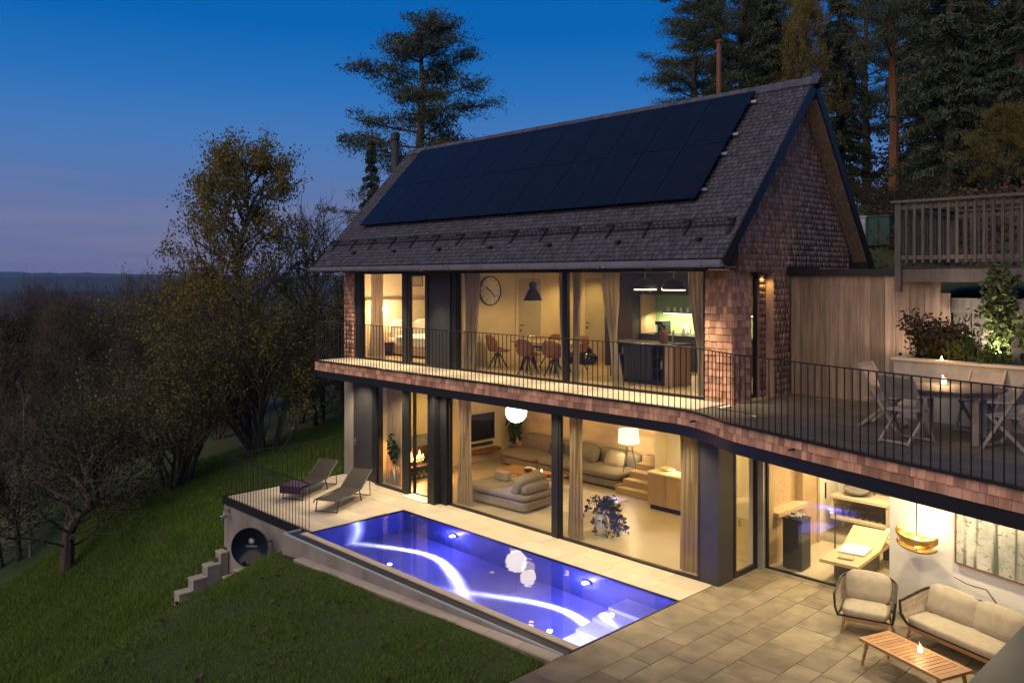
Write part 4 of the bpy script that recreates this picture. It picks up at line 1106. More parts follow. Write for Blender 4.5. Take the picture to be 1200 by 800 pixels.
curtain('curtain at the left edge of the dining room window, drawn narrower downwards', (3.5, .2, 3.53), .62, .3, 2.44, 0, 5, shift=-.1)
curtain('dining room curtain left of the upper middle mullion', (6.62, .2, 3.53), .32, .16, 2.44, 0, 4, shift=.06)
curtain('upper curtain just right of the upper middle mullion', (7.02, .2, 3.53), .26, .14, 2.44, 0, 3, shift=-.05)
curtain('tied curtain before the dark kitchen cabinet', (7.95, .22, 3.53), .5, .25, 2.44, 0, 5, gather=.62, shift=.22)
curtain('tied curtain at the kitchen end beside the shingled pier', (10.17, .22, 3.53), .5, .3, 2.44, 0, 5, gather=.66, shift=.14)

# ------------------------------------------------------------------ lower living room
tv = thing('television', 'large dark television on the plaster wall', 'television', (-.39, 3.95, 1.1))
CH('bezel', MB().bb(.0, .045, -.62, .62, -.42, .42), 'black', tv); CH('screen', MB().bb(.046, .05, -.6, .6, -.39, .4), 'screen', tv)
tag(MB().bb(.0, .09, -.5, .5, -.04, .04).build('soundbar', 'black', loc=(-.38, 3.95, .56)), 'slim dark soundbar below the television', 'soundbar')
tag(MB().bb(.0, .28, -.75, .75, -.05, .05).build('wall_shelf', 'leather', loc=(-.395, 3.9, .36)), 'floating wooden shelf low under the television', 'shelf')
fp = thing('fireplace', 'open corner fireplace with a stone mantel and a burning fire', 'fireplace', (-.38, 1.2, .014))
CH('mantel', MB().rbox((.3, 0, 1.12), (.62, 1.3, .3), .02), 'stone', fp)
CH('flue_hood', MB().bb(.0, .5, -.55, .55, 1.28, 2.88), 'plaster', fp)
CH('base', MB().bb(0, .6, -.62, .62, .26, .38).bb(0, .5, -.6, .6, 0, .03), 'black', fp)
CH('back', MB().bb(0, .05, -.62, .62, .38, .96), 'black', fp)
CH('post', MB().bb(.5, .55, .55, .6, .38, .96), 'black', fp)
for k, (y, z, a) in enumerate(((-.15, .44, .3), (.1, .45, -.4), (0, .53, 1.2))):
    CH('burning_log', MB().tube([(.3 - .2 * math.cos(a), y - .22 * math.sin(a), z), (.3 + .2 * math.cos(a), y + .22 * math.sin(a), z + .03)], .05, 8), 'bark', fp)
for y, h in ((-.2, .3), (-.06, .4), (.1, .33), (.22, .2), (-.3, .16)):
    CH('flame', MB().lathe([(.001, 0), (.055, .08), (.045, h * .45), (.001, h)], (.3, y, .46), 8), 'fire', fp)
lamp('POINT', (.42, -.05, .66), 40, (1, .42, .12), fp, radius=.12)
ls = thing('log_pile', 'split logs stacked under the open fireplace', 'logs', (-.1, 1.2, .05))
for k in range(9):
    i, j = k % 5, k // 5
    CH('log', MB().tube([(-.22, -.4 + i * .19 + j * .09, .06 + j * .1), (.28, -.4 + i * .19 + j * .09, .06 + j * .1)], [.06, .055], 7), 'timber', ls)
sofa = thing('sectional_sofa', 'low tufted taupe sectional sofa along the mural wall', 'sofa', (.3, 4.0, .014))
for i, (x, w) in enumerate(((0.85, 1.6), (2.42, 1.5), (3.95, 1.5))):
    CH('base', MB().rbox((x, .75, .15), (w, 1.2, .22), .05), 'fabric', sofa, True)
    CH('seat', MB().rbox((x, .68, .36), (w - .01, 1.1, .2), .07, puff=.03), 'fabric', sofa, True)
    CH('backrest', MB().rbox((x, 1.22, .6), (w - .02, .26, .5), .09, puff=.04, rot=Matrix.Rotation(R(-8), 3, 'X')), 'fabric', sofa, True)
for x, y, z, m_, lb, a in ((1.7, .95, .62, 'darkfab', 'dark cushion near the middle of the sectional sofa', -20), (3.05, .95, .66, 'fabric', 'large taupe cushion on the right half of the sectional sofa', -24), (4.05, .9, .64, 'palefab', 'pale cushion at the stair end of the sectional sofa', -24), (2.35, 1.0, .6, 'darkfab', 'dark cushion leaning behind the rolled towel', -20)):
    tag(MB().rbox((0, 0, 0), (.62 if m_ != 'darkfab' else .42, .16, .44), .07, puff=.05, rot=Matrix.Rotation(R(a), 3, 'X')).build('cushion', m_, smooth=True, loc=(.3 + x, 4.0 + y, z)), lb, 'cushion')
tag(MB().tube([(-.13, 0, 0), (.13, .05, 0)], .075, 12).build('rolled_towel', 'linen', loc=(3.35, 4.35, .545), smooth=True), 'white rolled blanket on the sectional sofa seat', 'blanket')
chs = thing('chaise_sofa', 'tufted daybed with a wedge backrest by the living room window', 'sofa', (3.78, 1.2, .014), R(4))
CH('base', MB().rbox((0, 0, .16), (2.15, 1.15, .24), .05), 'fabric', chs, True)
CH('seat', MB().rbox((0, 0, .36), (2.13, 1.13, .18), .06, puff=.025), 'fabric', chs, True)
CH('backrest', MB().rbox((.72, -.02, .6), (.3, 1.0, .5), .08, puff=.03, rot=Matrix.Rotation(R(24), 3, 'Y')), 'fabric', chs, True)
CH('back_roll', MB().rbox((.93, -.02, .55), (.22, .95, .26), .1, puff=.02), 'fabric', chs, True)
tag(MB().rbox((0, 0, 0), (.46, .22, .22), .03).build('cushion', 'palefab', smooth=True, loc=(3.3, 1.45, .6)), 'boxy pale cushion lying on the daybed', 'cushion')
tag(MB().bb(-1.9, 1.9, -1.0, 1.0, 0, .014).build('rug', 'rug', loc=(3.9, 2.6, .013)), 'cream rug under the living room coffee table', 'rug')
cf = thing('coffee_table', 'long wooden coffee table with splayed legs before the sectional sofa', 'table', (3.05, 2.78, .03), R(4))
CH('tabletop', MB().bb(-.98, .98, -.38, .38, .36, .405), 'teak', cf)
for sx_ in (-1, 1):
    CH('leg', MB().bar((sx_ * .8, -.3, .36), (sx_ * .66, -.3, 0), .05, .07).bar((sx_ * .8, .3, .36), (sx_ * .66, .3, 0), .05, .07), 'teak', cf)
candle('small candle on the living room coffee table', (3.35, 2.9, .437), .1, .04, .4)
tag(MB().lathe([(.03, 0), (.11, .04), (.13, .08), (.12, .08), (.03, .02)], (0, 0, 0), 14).build('bowl', 'darkwood', loc=(3.0, 2.72, .437)), 'dark bowl on the living room coffee table', 'bowl')
tag(MB().rbox((0, 0, .03), (.34, .16, .06), .025).build('napkin', 'linen', loc=(2.85, 2.95, .436), smooth=True), 'folded white cloth on the living room coffee table', 'cloth')
tag(MB().bb(-.17, .17, -.1, .1, 0, .02).build('tray', 'black', loc=(3.7, 2.72, .437)), 'flat dark tray near the right end of the coffee table', 'tray')
# feather globe pendants
def globe(label, loc, rad, e):
    t = thing('globe_pendant', label, 'lamp', loc, 0, 'globe pendants in the living room')
    CH('globe', MB().ball((0, 0, 0), rad * .93, 24), 'softglow2', t, True)
    fe_ = MB(); rr = random.Random(4)
    for k in range(150):
        zz = 1 - 2 * (k + .5) / 150; an = k * 2.39996; s_ = math.sqrt(1 - zz * zz)
        nrm = Vector((s_ * math.cos(an), s_ * math.sin(an), zz)); tx = nrm.orthogonal().normalized(); ty = nrm.cross(tx)
        c = nrm * rad * .93
        fe_.add([c - tx * .03, c + ty * .03 + nrm * rad * .07, c + tx * .03, c - ty * .03 + nrm * rad * .07], [(0, 1, 2, 3)])
    CH('petals', fe_, 'softglow2', t, kind='stuff')
    CH('cord', MB().tube([(0, 0, rad * .9), (0, 0, 2.915 - loc[2])], .006, 5), 'black', t)
    lamp('POINT', (0, 0, -rad - .07), e, (1, .72, .36), t, radius=.2)
MT['softglow2'] = EM('globe_glow', (1, .8, .48), 6)
globe('large white feather globe pendant over the coffee table', (2.65, 2.6, 2.08), .31, 1)
globe('smaller white feather globe pendant hung higher beside the large one', (3.12, 2.6, 2.42), .23, 1)
# stairs, floor lamp, sideboard
stp = thing('indoor_stairs', 'short flight of wooden stairs between sofa and sideboard', 'stairs', (5.15, 3.95, .014))
for i in range(5):
    CH('tread', MB().bb(0, 1.23, i * .29, i * .29 + .3, .17 * i, .17 * (i + 1)), 'tread', stp)
CH('nosing', MB().bb(-.04, 0, 0, 1.45, 0, .22), 'tread', stp)
fl = thing('floor_lamp', 'tripod floor lamp with a lit white drum shade', 'lamp', (4.95, 4.75, .2))
for k in range(3):
    a = 2 * PI * k / 3 + .5; CH('leg', MB().tube([(.05 * math.cos(a), .05 * math.sin(a), 1.12), (.27 * math.cos(a), .27 * math.sin(a), .1 if k else -.0)], .011, 6), 'black', fl)
m = MB(); m.lathe([(.3, 1.04), (.28, 1.42)], (0, 0, 0), 28)
m.f = m.f[:28]; o = CH('lamp_shade', m, 'softglow', fl, True); sm = o.modifiers.new('thick', 'SOLIDIFY'); sm.thickness = .006
CH('stem', MB().tube([(0, 0, 1.08), (0, 0, 1.25)], .012, 6).ball((0, 0, 1.12), .04, 8), 'black', fl)
lamp('POINT', (0, 0, 1.5), 11, (1, .7, .3), fl, radius=.08); lamp('POINT', (0, 0, .98), 9, (1, .74, .4), fl, radius=.1)
sb_ = thing('sideboard', 'oak sideboard standing beside the indoor stairs', 'sideboard', (7.35, 3.62, .014))
CH('carcass', MB().bb(-.72, .9, -.25, .28, .12, .9), 'oak', sb_); CH('top', MB().bb(-.74, .92, -.27, .28, .902, .94), 'white', sb_)
for i in range(3): CH('door', MB().bb(-.7 + i * .535, -.7 + i * .535 + .52, -.275, -.252, .14, .88), 'oak', sb_)
CH('plinth', MB().bb(-.68, .86, -.2, .24, 0, .12), 'black', sb_)
mr_o = thing('mirror', 'wood framed mirror on the wall above the sideboard', 'mirror', (7.6, 4.28, 1.6))
CH('frame', frame_rect(MB(), -.35, .35, -.45, .45, -.03, .01, .04), 'oak', mr_o); CH('mirror_glass', MB().bb(-.31, .31, -.01, .0, -.41, .41), 'screen', mr_o)
candle('candle on the sideboard', (7.25, 3.62, .955), .12, .04, 1.5)
tag(MB().lathe([(.02, 0), (.14, .04), (.16, .09), (.14, .08), (.02, .015)], (0, 0, 0), 16).build('bowl', 'ceramic', loc=(6.95, 3.7, .955)), 'pale bowl on the sideboard', 'bowl')
# potted plants indoors
def leaf_cluster(n, spread, size, seed, drop=0, base=(0, 0, 0), aspect=.55):
    r = np.random.RandomState(seed); p = r.normal(size=(n, 3)); p /= np.linalg.norm(p, axis=1)[:, None]; p *= r.rand(n, 1) ** .45
    P = p * np.array(spread) + np.array(base)
    if drop: P[:, 2] -= drop * (np.hypot(p[:, 0], p[:, 1]) ** 2)
    return leaf_arr(P, size, r, aspect)
def leaf_arr(P, size, r, aspect=.55, vert=0.0):
    n = len(P); a = r.normal(size=(n, 3)); 
    if vert: a[:, 2] -= vert
    a /= np.linalg.norm(a, axis=1)[:, None]
    b = np.cross(a, r.normal(size=(n, 3))); b /= np.linalg.norm(b, axis=1)[:, None] + 1e-9
    s = size * r.uniform(.6, 1.3, (n, 1)); return P - a * s / 2, a * s, b * s * aspect
MT['euc'] = LEAF('eucalyptus_leaf', [(.03, .045, .05), (.05, .065, .06), (.035, .05, .045)])
MT['indoor'] = LEAF('indoor_leaf', [(.02, .05, .015), (.04, .07, .02)])
vs_ = thing('vase_plant', 'pale vase with drooping dark branches inside the big window', 'plant', (7.2, .82, .013))
CH('vase', MB().lathe([(.1, 0), (.15, .12), (.165, .25), (.13, .4), (.09, .46), (.1, .48), (.085, .48), (.1, .4)], (0, 0, 0), 20), 'ceramic', vs_, True)
st_ = MB(); rr = np.random.RandomState(3); LP = []
for k in range(15):
    a = rr.rand() * 6.28; L = rr.uniform(.32, .58); pts = []
    for j in range(7):
        t = j / 6; q_ = (L * t * math.cos(a), L * t * math.sin(a), .46 + .42 * math.sin(PI * min(1, t * 1.05)) * (.6 + .4 * rr.rand()) - .28 * t * t); pts.append(q_)
        if j > 1:
            for _ in range(9): LP.append(np.array(q_) + rr.normal(size=3) * .045)
    st_.tube(pts, .005, 4)
CH('stems', st_, 'darkwood', vs_)
quads('leaves', 'euc', *leaf_arr(np.array(LP), .075, rr, .6), parent=vs_, kind='stuff')
bp_ = thing('house_plant', 'tall leafy plant in a pale pot behind the lower sliding door', 'plant', (.22, .34, .013))
CH('pot', MB().lathe([(.14, 0), (.19, .42), (.17, .42), (.15, .36)], (0, 0, 0), 18), 'ceramic', bp_, True)
st_ = MB()
for k in range(6): st_.tube([(0, 0, .4), (.1 * math.cos(k), .1 * math.sin(k), .8), (.2 * math.cos(k), .2 * math.sin(k), 1.25)], .01, 5)
CH('stems', st_, 'bark', bp_)
quads('leaves', 'indoor', *leaf_cluster(220, (.3, .3, .5), .16, 4, base=(0, 0, 1.05)), parent=bp_, kind='stuff')
sp_ = thing('house_plant', 'dim leafy plant in the far living room corner behind the sofa', 'plant', (-.02, 5.1, .013))
CH('pot', MB().lathe([(.12, 0), (.16, .35), (.14, .35)], (0, 0, 0), 14), 'darkwood', sp_, True)
quads('leaves', 'indoor', *leaf_cluster(160, (.28, .2, .55), .15, 9, base=(.05, 0, 1.0)), parent=sp_, kind='stuff')
wo = MB()
for i, (x, z) in enumerate(((1.9, 1.9), (2.05, 2.1), (4.9, 1.95))):
    pass

# ------------------------------------------------------------------ spa
sc_ = thing('sauna_cabin', 'oak clad sauna cabin wall with a window opening and bench ledge', 'sauna', (10.64, 1.62, .01))
CH('wall_panel', MB().bb(.0, .22, .02, 2.3, 0, 1.0), 'oak', sc_)
CH('wall_panel', MB().bb(.0, .22, .02, .3, 1.0, 2.9), 'oak', sc_)
CH('wall_panel', MB().bb(.0, .22, 1.55, 2.3, 1.0, 2.9), 'oak', sc_)
CH('wall_panel', MB().bb(-.0, .04, .3, 1.55, 1.0, 2.9), 'oakflat', sc_)
CH('ledge', MB().bb(.0, .34, .28, 1.57, .95, 1.03), 'oakflat', sc_)
CH('batten', MB().bb(.221, .25, 2.2, 2.3, 0, 2.9), 'oakflat', sc_)
hs = thing('sauna_stove', 'tall dark stove column topped with stones', 'stove', (11.3, 2.02, .01), R(2))
CH('body', MB().bb(-.2, .2, -.2, .2, 0.02, .98), 'anth', hs)
CH('rim', MB().bb(-.21, .21, -.21, .21, .982, 1.01), 'black', hs)
rr = random.Random(6)
for k in range(14): CH('stove_stone', MB().rbox((rr.uniform(-.14, .14), rr.uniform(-.14, .14), 1.02 + rr.random() * .03), (.1, .08, .07), .03, n=3), 'stone', hs, True)
sdr = thing('spa_glass_door', 'clear glass spa door with a vertical dark handle', 'door', (11.2, 4.05, .01))
CH('pane', MB().bb(-.35, .35, -.006, .006, .02, 2.2), 'spaglass', sdr); CH('handle', MB().bb(-.24, -.215, -.05, -.02, .95, 1.3), 'black', sdr)
tag(MB().tube([(0, 0, 0), (-.12, .3, 1.05)], .016, 6).build('leaning_stick', 'black', loc=(11.55, 3.2, .01)), 'thin dark stick leaning behind the sauna stove', 'stick')
wsb = thing('washstand', 'wall mounted washstand with a shelf of dark bottles', 'washstand', (11.55, 4.95, .01))
CH('counter', MB().bb(-.75, .55, -.35, .5, .84, .9), 'slab', wsb)
CH('niche_frame', MB().bb(-.75, .55, -.33, -.05, .36, .42).bb(-.75, -.69, -.33, .45, .42, .84).bb(.49, .55, -.33, .45, .42, .84), 'slab', wsb)
CH('back', MB().bb(-.75, .55, .42, .5, 0, 1.5), 'sand', wsb)
CH('basin', MB().lathe([(.1, .9), (.24, .96), (.29, 1.06), (.26, 1.05), (.1, .94)], (-.3, .02, 0), 20), 'stone', wsb, True)
CH('tap', MB().tube([(-.02, .3, .9), (-.02, .3, 1.28), (-.12, .18, 1.32), (-.15, .14, 1.24)], .016, 6), 'black', wsb)
for k in range(7):
    b_o = MB().lathe([(.035, 0), (.035, .15), (.012, .2), (.012, .27), (.001, .275)], (0, 0, 0), 10).build('bottle', 'screen', loc=(11.0 + k * .15, 4.85, .43))
    tag(b_o, 'dark bottle standing in the row on the washstand shelf', 'bottle', 'bottles on the washstand shelf')
trk = thing('towel_ladder', 'wall rail of horizontal bars beside the orange spa door', 'towel rail', (12.45, 5.44, .5))
for k in range(12): CH('rung', MB().tube([(-.25, 0, k * .15), (.25, 0, k * .15)], .014, 5), 'black', trk)
for x in (-.25, .25): CH('upright', MB().tube([(x, .02, -.05), (x, .02, 1.75)], .018, 5), 'black', trk)
od = thing('spa_door', 'orange brown wooden door at the back of the spa', 'door', (13.1, 5.46, .01))
CH('leaf', MB().bb(-.42, .3, -.04, .03, 0, 2.2), 'teak', od); CH('switch_plate', MB().bb(-.2, -.08, -.055, -.041, 1.0, 1.08), 'white', od)
def spa_bed(label, loc, rz):
    t = thing('spa_lounger', label, 'lounger', loc, rz, 'wooden spa loungers')
    CH('platform', MB().box((0, 0, .42), (.72, 1.7, .06)), 'oakflat', t)
    CH('headrest', MB().box((0, .7, .55), (.72, .62, .05), rot=Matrix.Rotation(R(24), 3, 'X')), 'oakflat', t)
    CH('base', MB().bb(-.25, .25, -.4, .7, 0, .389), 'darkwood', t)
    for k in range(9): CH('slat', MB().bb(-.3, .3, -.72 + k * .035 - .0, -.705 + k * .035, .36, .389), 'oakflat', t)
    return t
spa_bed('spa lounger nearest the glass with a folded towel at its foot', (12.3, 2.42, .01), R(4))
spa_bed('spa lounger farther back, behind the nearer one', (12.55, 4.15, .01), R(4))
tag(MB().rbox((0, 0, 0), (.5, .62, .045), .02).build('towel', 'linen', loc=(12.28, 2.5, .485)), 'white towel spread on the nearer spa lounger', 'towel').rotation_euler = (0, 0, R(8))
tag(MB().rbox((0, 0, 0), (.55, .7, .045), .02).build('towel', 'linen', loc=(12.5, 4.05, .485)), 'white towel spread on the rear spa lounger', 'towel').rotation_euler = (0, 0, R(8))
tag(MB().rbox((0, 0, 0), (.28, .16, .05), .02).build('folded_towel', 'palefab', loc=(12.36, 1.9, .478)), 'small folded taupe towel at the foot of the nearer spa lounger', 'towel').rotation_euler = (0, 0, .2)

# ------------------------------------------------------------------ upper dining room and kitchen
clk = thing('wall_clock', 'large round wall clock with dark hands', 'clock', (3.125, 1.14, 5.5))
def yz(mb): mb.v = [(v[2], v[0], v[1]) for v in mb.v]; return mb
CH('face', yz(MB().lathe([(.36, 0), (.36, .03), (.001, .03)], (0, 0, 0), 36)), 'white', clk)
CH('rim', yz(MB().lathe([(.36, 0), (.39, .0), (.39, .05), (.36, .05), (.36, 0)], (0, 0, 0), 36, cap=False)), 'darkwood', clk)
CH('hand', MB().bar((.04, 0, 0), (.04, -.16, .1), .012, .03), 'black', clk); CH('hand', MB().bar((.045, 0, 0), (.045, .17, -.17), .012, .022), 'black', clk)
for k in range(12):
    a = k * PI / 6; CH('hour_mark', MB().box((.034, .3 * math.sin(a), .3 * math.cos(a)), (.006, .02, .05), rot=Matrix.Rotation(-a, 3, 'X')), 'darkwood', clk)
for (x, y, rz, lb) in ((3.125, 2.62, PI / 2, 'painted interior door right of the wall clock'), (3.95, 4.585, 0, 'painted interior door in the back wall seen past the upper mullion')):
    dr = thing('interior_door', lb, 'door', (x, y, 3.5), rz)
    CH('leaf', MB().bb(-.43, .43, -.03, -.001, .01, 2.33), 'door', dr)
    CH('door_frame', MB().bb(-.52, -.44, -.035, 0, 0, 2.42).bb(.44, .52, -.035, 0, 0, 2.42).bb(-.44, .44, -.035, 0, 2.335, 2.42), 'plaster', dr)
    CH('handle', MB().tube([(-.35, -.03, 1.05), (-.35, -.08, 1.05), (-.24, -.08, 1.05)], .012, 6).bb(-.375, -.325, -.042, -.031, .88, .93), 'black', dr)
pd_ = thing('cone_pendant', 'dark cone shaped pendant over the dining table', 'lamp', (4.82, 1.05, 5.28))
m = MB().lathe([(.235, 0), (.13, .24), (.08, .3), (.1, .42), (.05, .46), (.01, .47)], (0, 0, 0), 24); m.f = [f for f in m.f if len(f) == 4]
o = CH('shade', m, 'anth', pd_, False); sm = o.modifiers.new('thick', 'SOLIDIFY'); sm.thickness = .006
CH('cord', MB().tube([(0, 0, .46), (0, 0, .72)], .006, 5), 'black', pd_); CH('bulb', MB().ball((0, 0, .12), .04, 10), 'glow', pd_)
lamp('POINT', (0, 0, .02), 12, (1, .66, .24), pd_, radius=.05)
dt = thing('dining_table', 'oval wooden dining table on dark trestle legs', 'table', (4.95, 1.35, 3.502), R(4))
m = MB().prism([(1.0 * math.copysign(abs(math.cos(a)) ** .7, math.cos(a)), .5 * math.copysign(abs(math.sin(a)) ** .7, math.sin(a))) for a in np.linspace(0, 2 * PI, 29)[:-1]], .715, .75)
CH('tabletop', m, 'oakflat', dt)
for sx_ in (-1, 1):
    CH('trestle', MB().bar((sx_ * .55, -.3, 0), (sx_ * .5, 0, .71), .07, .05).bar((sx_ * .55, .3, 0), (sx_ * .5, 0.0, .71), .07, .05), 'black', dt)
CH('stretcher', MB().bar((-.5, 0, .6), (.5, 0, .6), .05, .05), 'black', dt)
def shell_chair(label, loc, rz):
    t = thing('dining_chair', label, 'chair', loc, rz, 'cognac shell chairs around the dining table')
    m = MB(); N = 12; K = 9      # bucket shell: seat rolls up into back and arms; chair faces local -Y... +Y
    for k in range(K + 1):
        v = k / K
        for i in range(N + 1):
            u = -1 + 2 * i / N
            if v < .5: y = .24 - .46 * (v * 2); z = .44 + .015 * u * u
            else: y = -.22 - .1 * ((v - .5) * 2); z = .44 + .42 * ((v - .5) * 2) ** 1.15
            wd_ = .23 + .03 * math.sin(PI * v)
            wrap = .5 * (1 - math.cos(PI * min(1, v * 1.25)))
            x = u * wd_; z += wrap * .16 * abs(u) ** 3 * (1 if v < .62 else max(0, 1 - (v - .62) * 4)); y += abs(u) ** 2.5 * .12 * wrap * (1 if v > .45 else .4)
            if v > .8: z -= .1 * abs(u) ** 4
            m.v.append((x, y, z))
    for k in range(K):
        for i in range(N): m.f.append((k * (N + 1) + i, k * (N + 1) + i + 1, (k + 1) * (N + 1) + i + 1, (k + 1) * (N + 1) + i))
    o = CH('seat_shell', m, 'leather', t, True); sm = o.modifiers.new('thick', 'SOLIDIFY'); sm.thickness = .03
    for k in range(4):
        a = PI / 4 + k * PI / 2; CH('leg', MB().bar((.05 * math.cos(a), .05 * math.sin(a), .4), (.27 * math.cos(a), .27 * math.sin(a), 0), .03, .03), 'black', t)
    CH('hub', MB().tube([(0, 0, .3), (0, 0, .43)], .04, 8), 'black', t)
    return t
for x, y, rz, lb in ((3.72, .88, -70, 'shell chair at the left end of the dining table'), (5.12, .58, 12, 'shell chair on the window side, its round back towards the glass'), (5.85, .72, 20, 'shell chair right behind the upper mullion'), (4.45, 2.05, 180, 'shell chair on the far side of the dining table, left one'), (5.35, 2.1, 175, 'shell chair on the far side of the dining table, right one')):
    shell_chair(lb, (x, y, 3.502), R(rz))
bg_ = thing('black_bag', 'slumped black bag on the dining room floor', 'bag', (4.3, 3.5, 3.502))
CH('bag_body', MB().rbox((0, 0, .14), (.85, .5, .28), .12, puff=.04).rbox((.05, 0, .34), (.45, .35, .22), .1, puff=.02), 'screen', bg_, True)
CH('strap', MB().tube([(-.3, -.1, .3), (-.25, -.12, .5), (.1, -.12, .55), (.3, -.1, .42)], .015, 5), 'black', bg_)
isl = thing('kitchen_island', 'dark kitchen island with open bottle shelves and an oak end', 'kitchen island', (7.28, 1.05, 3.502))
CH('body', MB().bb(.42, 1.15, 0, .68, .1, .86), 'anth', isl)
CH('worktop', MB().bb(-.06, 1.72, -.04, .72, .862, .9), 'anth', isl)
CH('toe_kick', MB().bb(.02, 1.5, .05, .64, 0, .098), 'black', isl)
for k in range(8): CH('front_batten', MB().bb(.44 + k * .09, .515 + k * .09, -.018, -.001, .12, .85), 'anth', isl)
for x0, x1 in ((0, .418), (1.152, 1.5)):
    CH('shelf_box', MB().bb(x0, x1, .3, .68, .1, .86).bb(x0, x0 + .02, 0, .3, .1, .86).bb(x1 - .02, x1, 0, .3, .1, .86).bb(x0 + .02, x1 - .02, 0, .3, .1, .12).bb(x0 + .02, x1 - .02, 0, .3, .34, .36).bb(x0 + .02, x1 - .02, 0, .3, .6, .62), 'black', isl)
CH('oak_end', MB().bb(1.502, 1.7, .0, .68, .0, .86), 'oak', isl)
for k, (x, z) in enumerate(((.08, .14), (.2, .14), (.32, .14), (.1, .38), (.25, .38), (1.24, .38), (1.36, .38), (1.28, .64), (.15, .64), (.3, .64))):
    tag(MB().lathe([(.035, 0), (.035, .13), (.013, .17), (.013, .2), (.001, .205)], (0, 0, 0), 8).build('bottle', 'green' if k % 3 == 0 else 'screen', loc=(7.28 + x, 1.15, 3.502 + z - .018)), 'small bottle standing in the open shelves of the kitchen island', 'bottle', 'bottles in the island shelves')
for k, (x, lb) in enumerate(((8.02, 'left dome pendant over the kitchen island'), (8.78, 'right dome pendant over the kitchen island'))):
    t = thing('dome_pendant', 'dark ' + lb, 'lamp', (x, 1.38, 5.58), 0, 'dome pendants over the kitchen island')
    m = MB().lathe([(.27 * math.cos(a), .26 * math.sin(a)) for a in np.linspace(0, PI / 2 - .12, 8)], (0, 0, 0), 24); m.f = [f for f in m.f if len(f) == 4]
    o = CH('shade', m, 'anth', t, True); sm = o.modifiers.new('thick', 'SOLIDIFY'); sm.thickness = .006
    CH('cord', MB().tube([(0, 0, .26), (0, 0, .42)], .012, 6), 'steel', t)
    CH('diffuser', MB().lathe([(.25, 0), (.25, -.012)], (0, 0, 0), 24), 'led', t)
    lamp('POINT', (0, 0, -.06), 12, (1, .78, .42), t, radius=.1)
kt = thing('kitchen_cabinets', 'dark kitchen cabinet wall with a lit green niche', 'kitchen cabinets', (5.0, 4.0, 3.502))
CH('tall_cabinet', MB().bb(.05, .98, -.42, .59, 0, 2.48), 'darkwood', kt)
CH('base_cabinet', MB().bb(.982, 4.6, -.1, .59, 0, .84), 'anth', kt)
CH('worktop', MB().bb(.982, 4.6, -.14, .59, .842, .88), 'anth', kt)
CH('backsplash', MB().bb(.982, 4.6, .56, .594, .882, 1.9), 'green', kt)
CH('wall_cabinet', MB().bb(.982, 4.6, .1, .594, 1.9, 2.48), 'darkwood', kt)
CH('niche_side', MB().bb(.984, 1.02, -.1, .555, .882, 1.898), 'oak', kt)
CH('shelf', MB().bb(1.4, 4.5, .3, .558, 1.42, 1.45), 'darkwood', kt)
CH('led_strip', MB().bb(1.42, 4.4, .33, .36, 1.405, 1.418), 'ovenled', kt)
for k in range(12):
    tag(MB().lathe([(.045, 0), (.045, .1), (.03, .12), (.001, .125)], (0, 0, 0), 8).build('spice_jar', 'ceramic', loc=(6.52 + k * .2, 4.42, 4.954)), 'small pale jar in the row on the lit kitchen shelf', 'jar', 'jars on the kitchen shelf')
lamp('AREA', (2.4, .2, 1.38), 20, (1, .85, .5), kt, target=(2.4, .3, .9), size=(2.4, .06))
cm = thing('coffee_machine', 'black coffee machine on the kitchen worktop', 'coffee machine', (6.55, 4.1, 4.384))
CH('body', MB().bb(-.12, .12, -.05, .2, 0, .34).bb(-.12, .12, -.16, -.05, .24, .34).bb(-.12, .12, -.16, -.05, 0, .04), 'black', cm)
CH('spout', MB().tube([(0, -.1, .24), (0, -.1, .18)], .02, 6), 'steel', cm)
kt2 = thing('kettle', 'pale kettle on the kitchen worktop', 'kettle', (7.25, 4.1, 4.384))
CH('body', MB().lathe([(.09, 0), (.1, .05), (.075, .2), (.03, .23), (.001, .24)], (0, 0, 0), 16), 'ceramic', kt2, True)
CH('handle', MB().tube([(.08, 0, .19), (.16, 0, .17), (.16, 0, .06), (.09, 0, .04)], .012, 6), 'black', kt2)
tag(MB().box((0, 0, .14), (.12, .14, .28)).tube([(-.03, 0, .28), (-.05, 0, .36)], .012, 5).tube([(.03, 0, .28), (.04, 0, .37)], .012, 5).build('knife_block', 'leather', loc=(8.55, 1.35, 4.402)), 'brown knife block on the kitchen island', 'knife block')
tag(MB().bb(-.02, .02, -.2, .2, 0, .3).build('cutting_board', 'oakflat', loc=(8.7, 1.45, 4.402)), 'upright cutting board on the kitchen island', 'cutting board').rotation_euler = (0, .1, .6)

# ------------------------------------------------------------------ bedroom
bd = thing('bed', 'bed with white linen against the panelled bedroom wall', 'bed', (-1.66, 2.05, 3.502))
CH('frame', MB().bb(.05, 2.1, -.85, .9, .05, .3), 'oakflat', bd)
CH('mattress', MB().rbox((1.06, 0.02, .42), (2.0, 1.7, .26), .06), 'linen', bd, True)
CH('duvet', MB().rbox((1.3, .02, .56), (1.6, 1.78, .12), .06, puff=.03), 'linen', bd, True)
CH('headboard', MB().bb(.0, .05, -1.6, 2.4, 0, 1.66), 'plaster', bd)
CH('headboard_rail', MB().bb(.0, .07, -1.6, 2.4, 1.662, 1.69), 'oak', bd)
for y, lb in ((-.45, 'white pillow at the lamp side of the bed'), (.42, 'white pillow at the far side of the bed')):
    tag(MB().rbox((0, 0, 0), (.2, .75, .5), .09, puff=.05, rot=Matrix.Rotation(R(24), 3, 'Y')).build('pillow', 'linen', loc=(-1.38, 2.05 + y, 4.3), smooth=True), lb, 'pillow')
nt = thing('bedside_table', 'floating wooden bedside table with a dark drawer', 'bedside table', (-1.5, .95, 3.75))
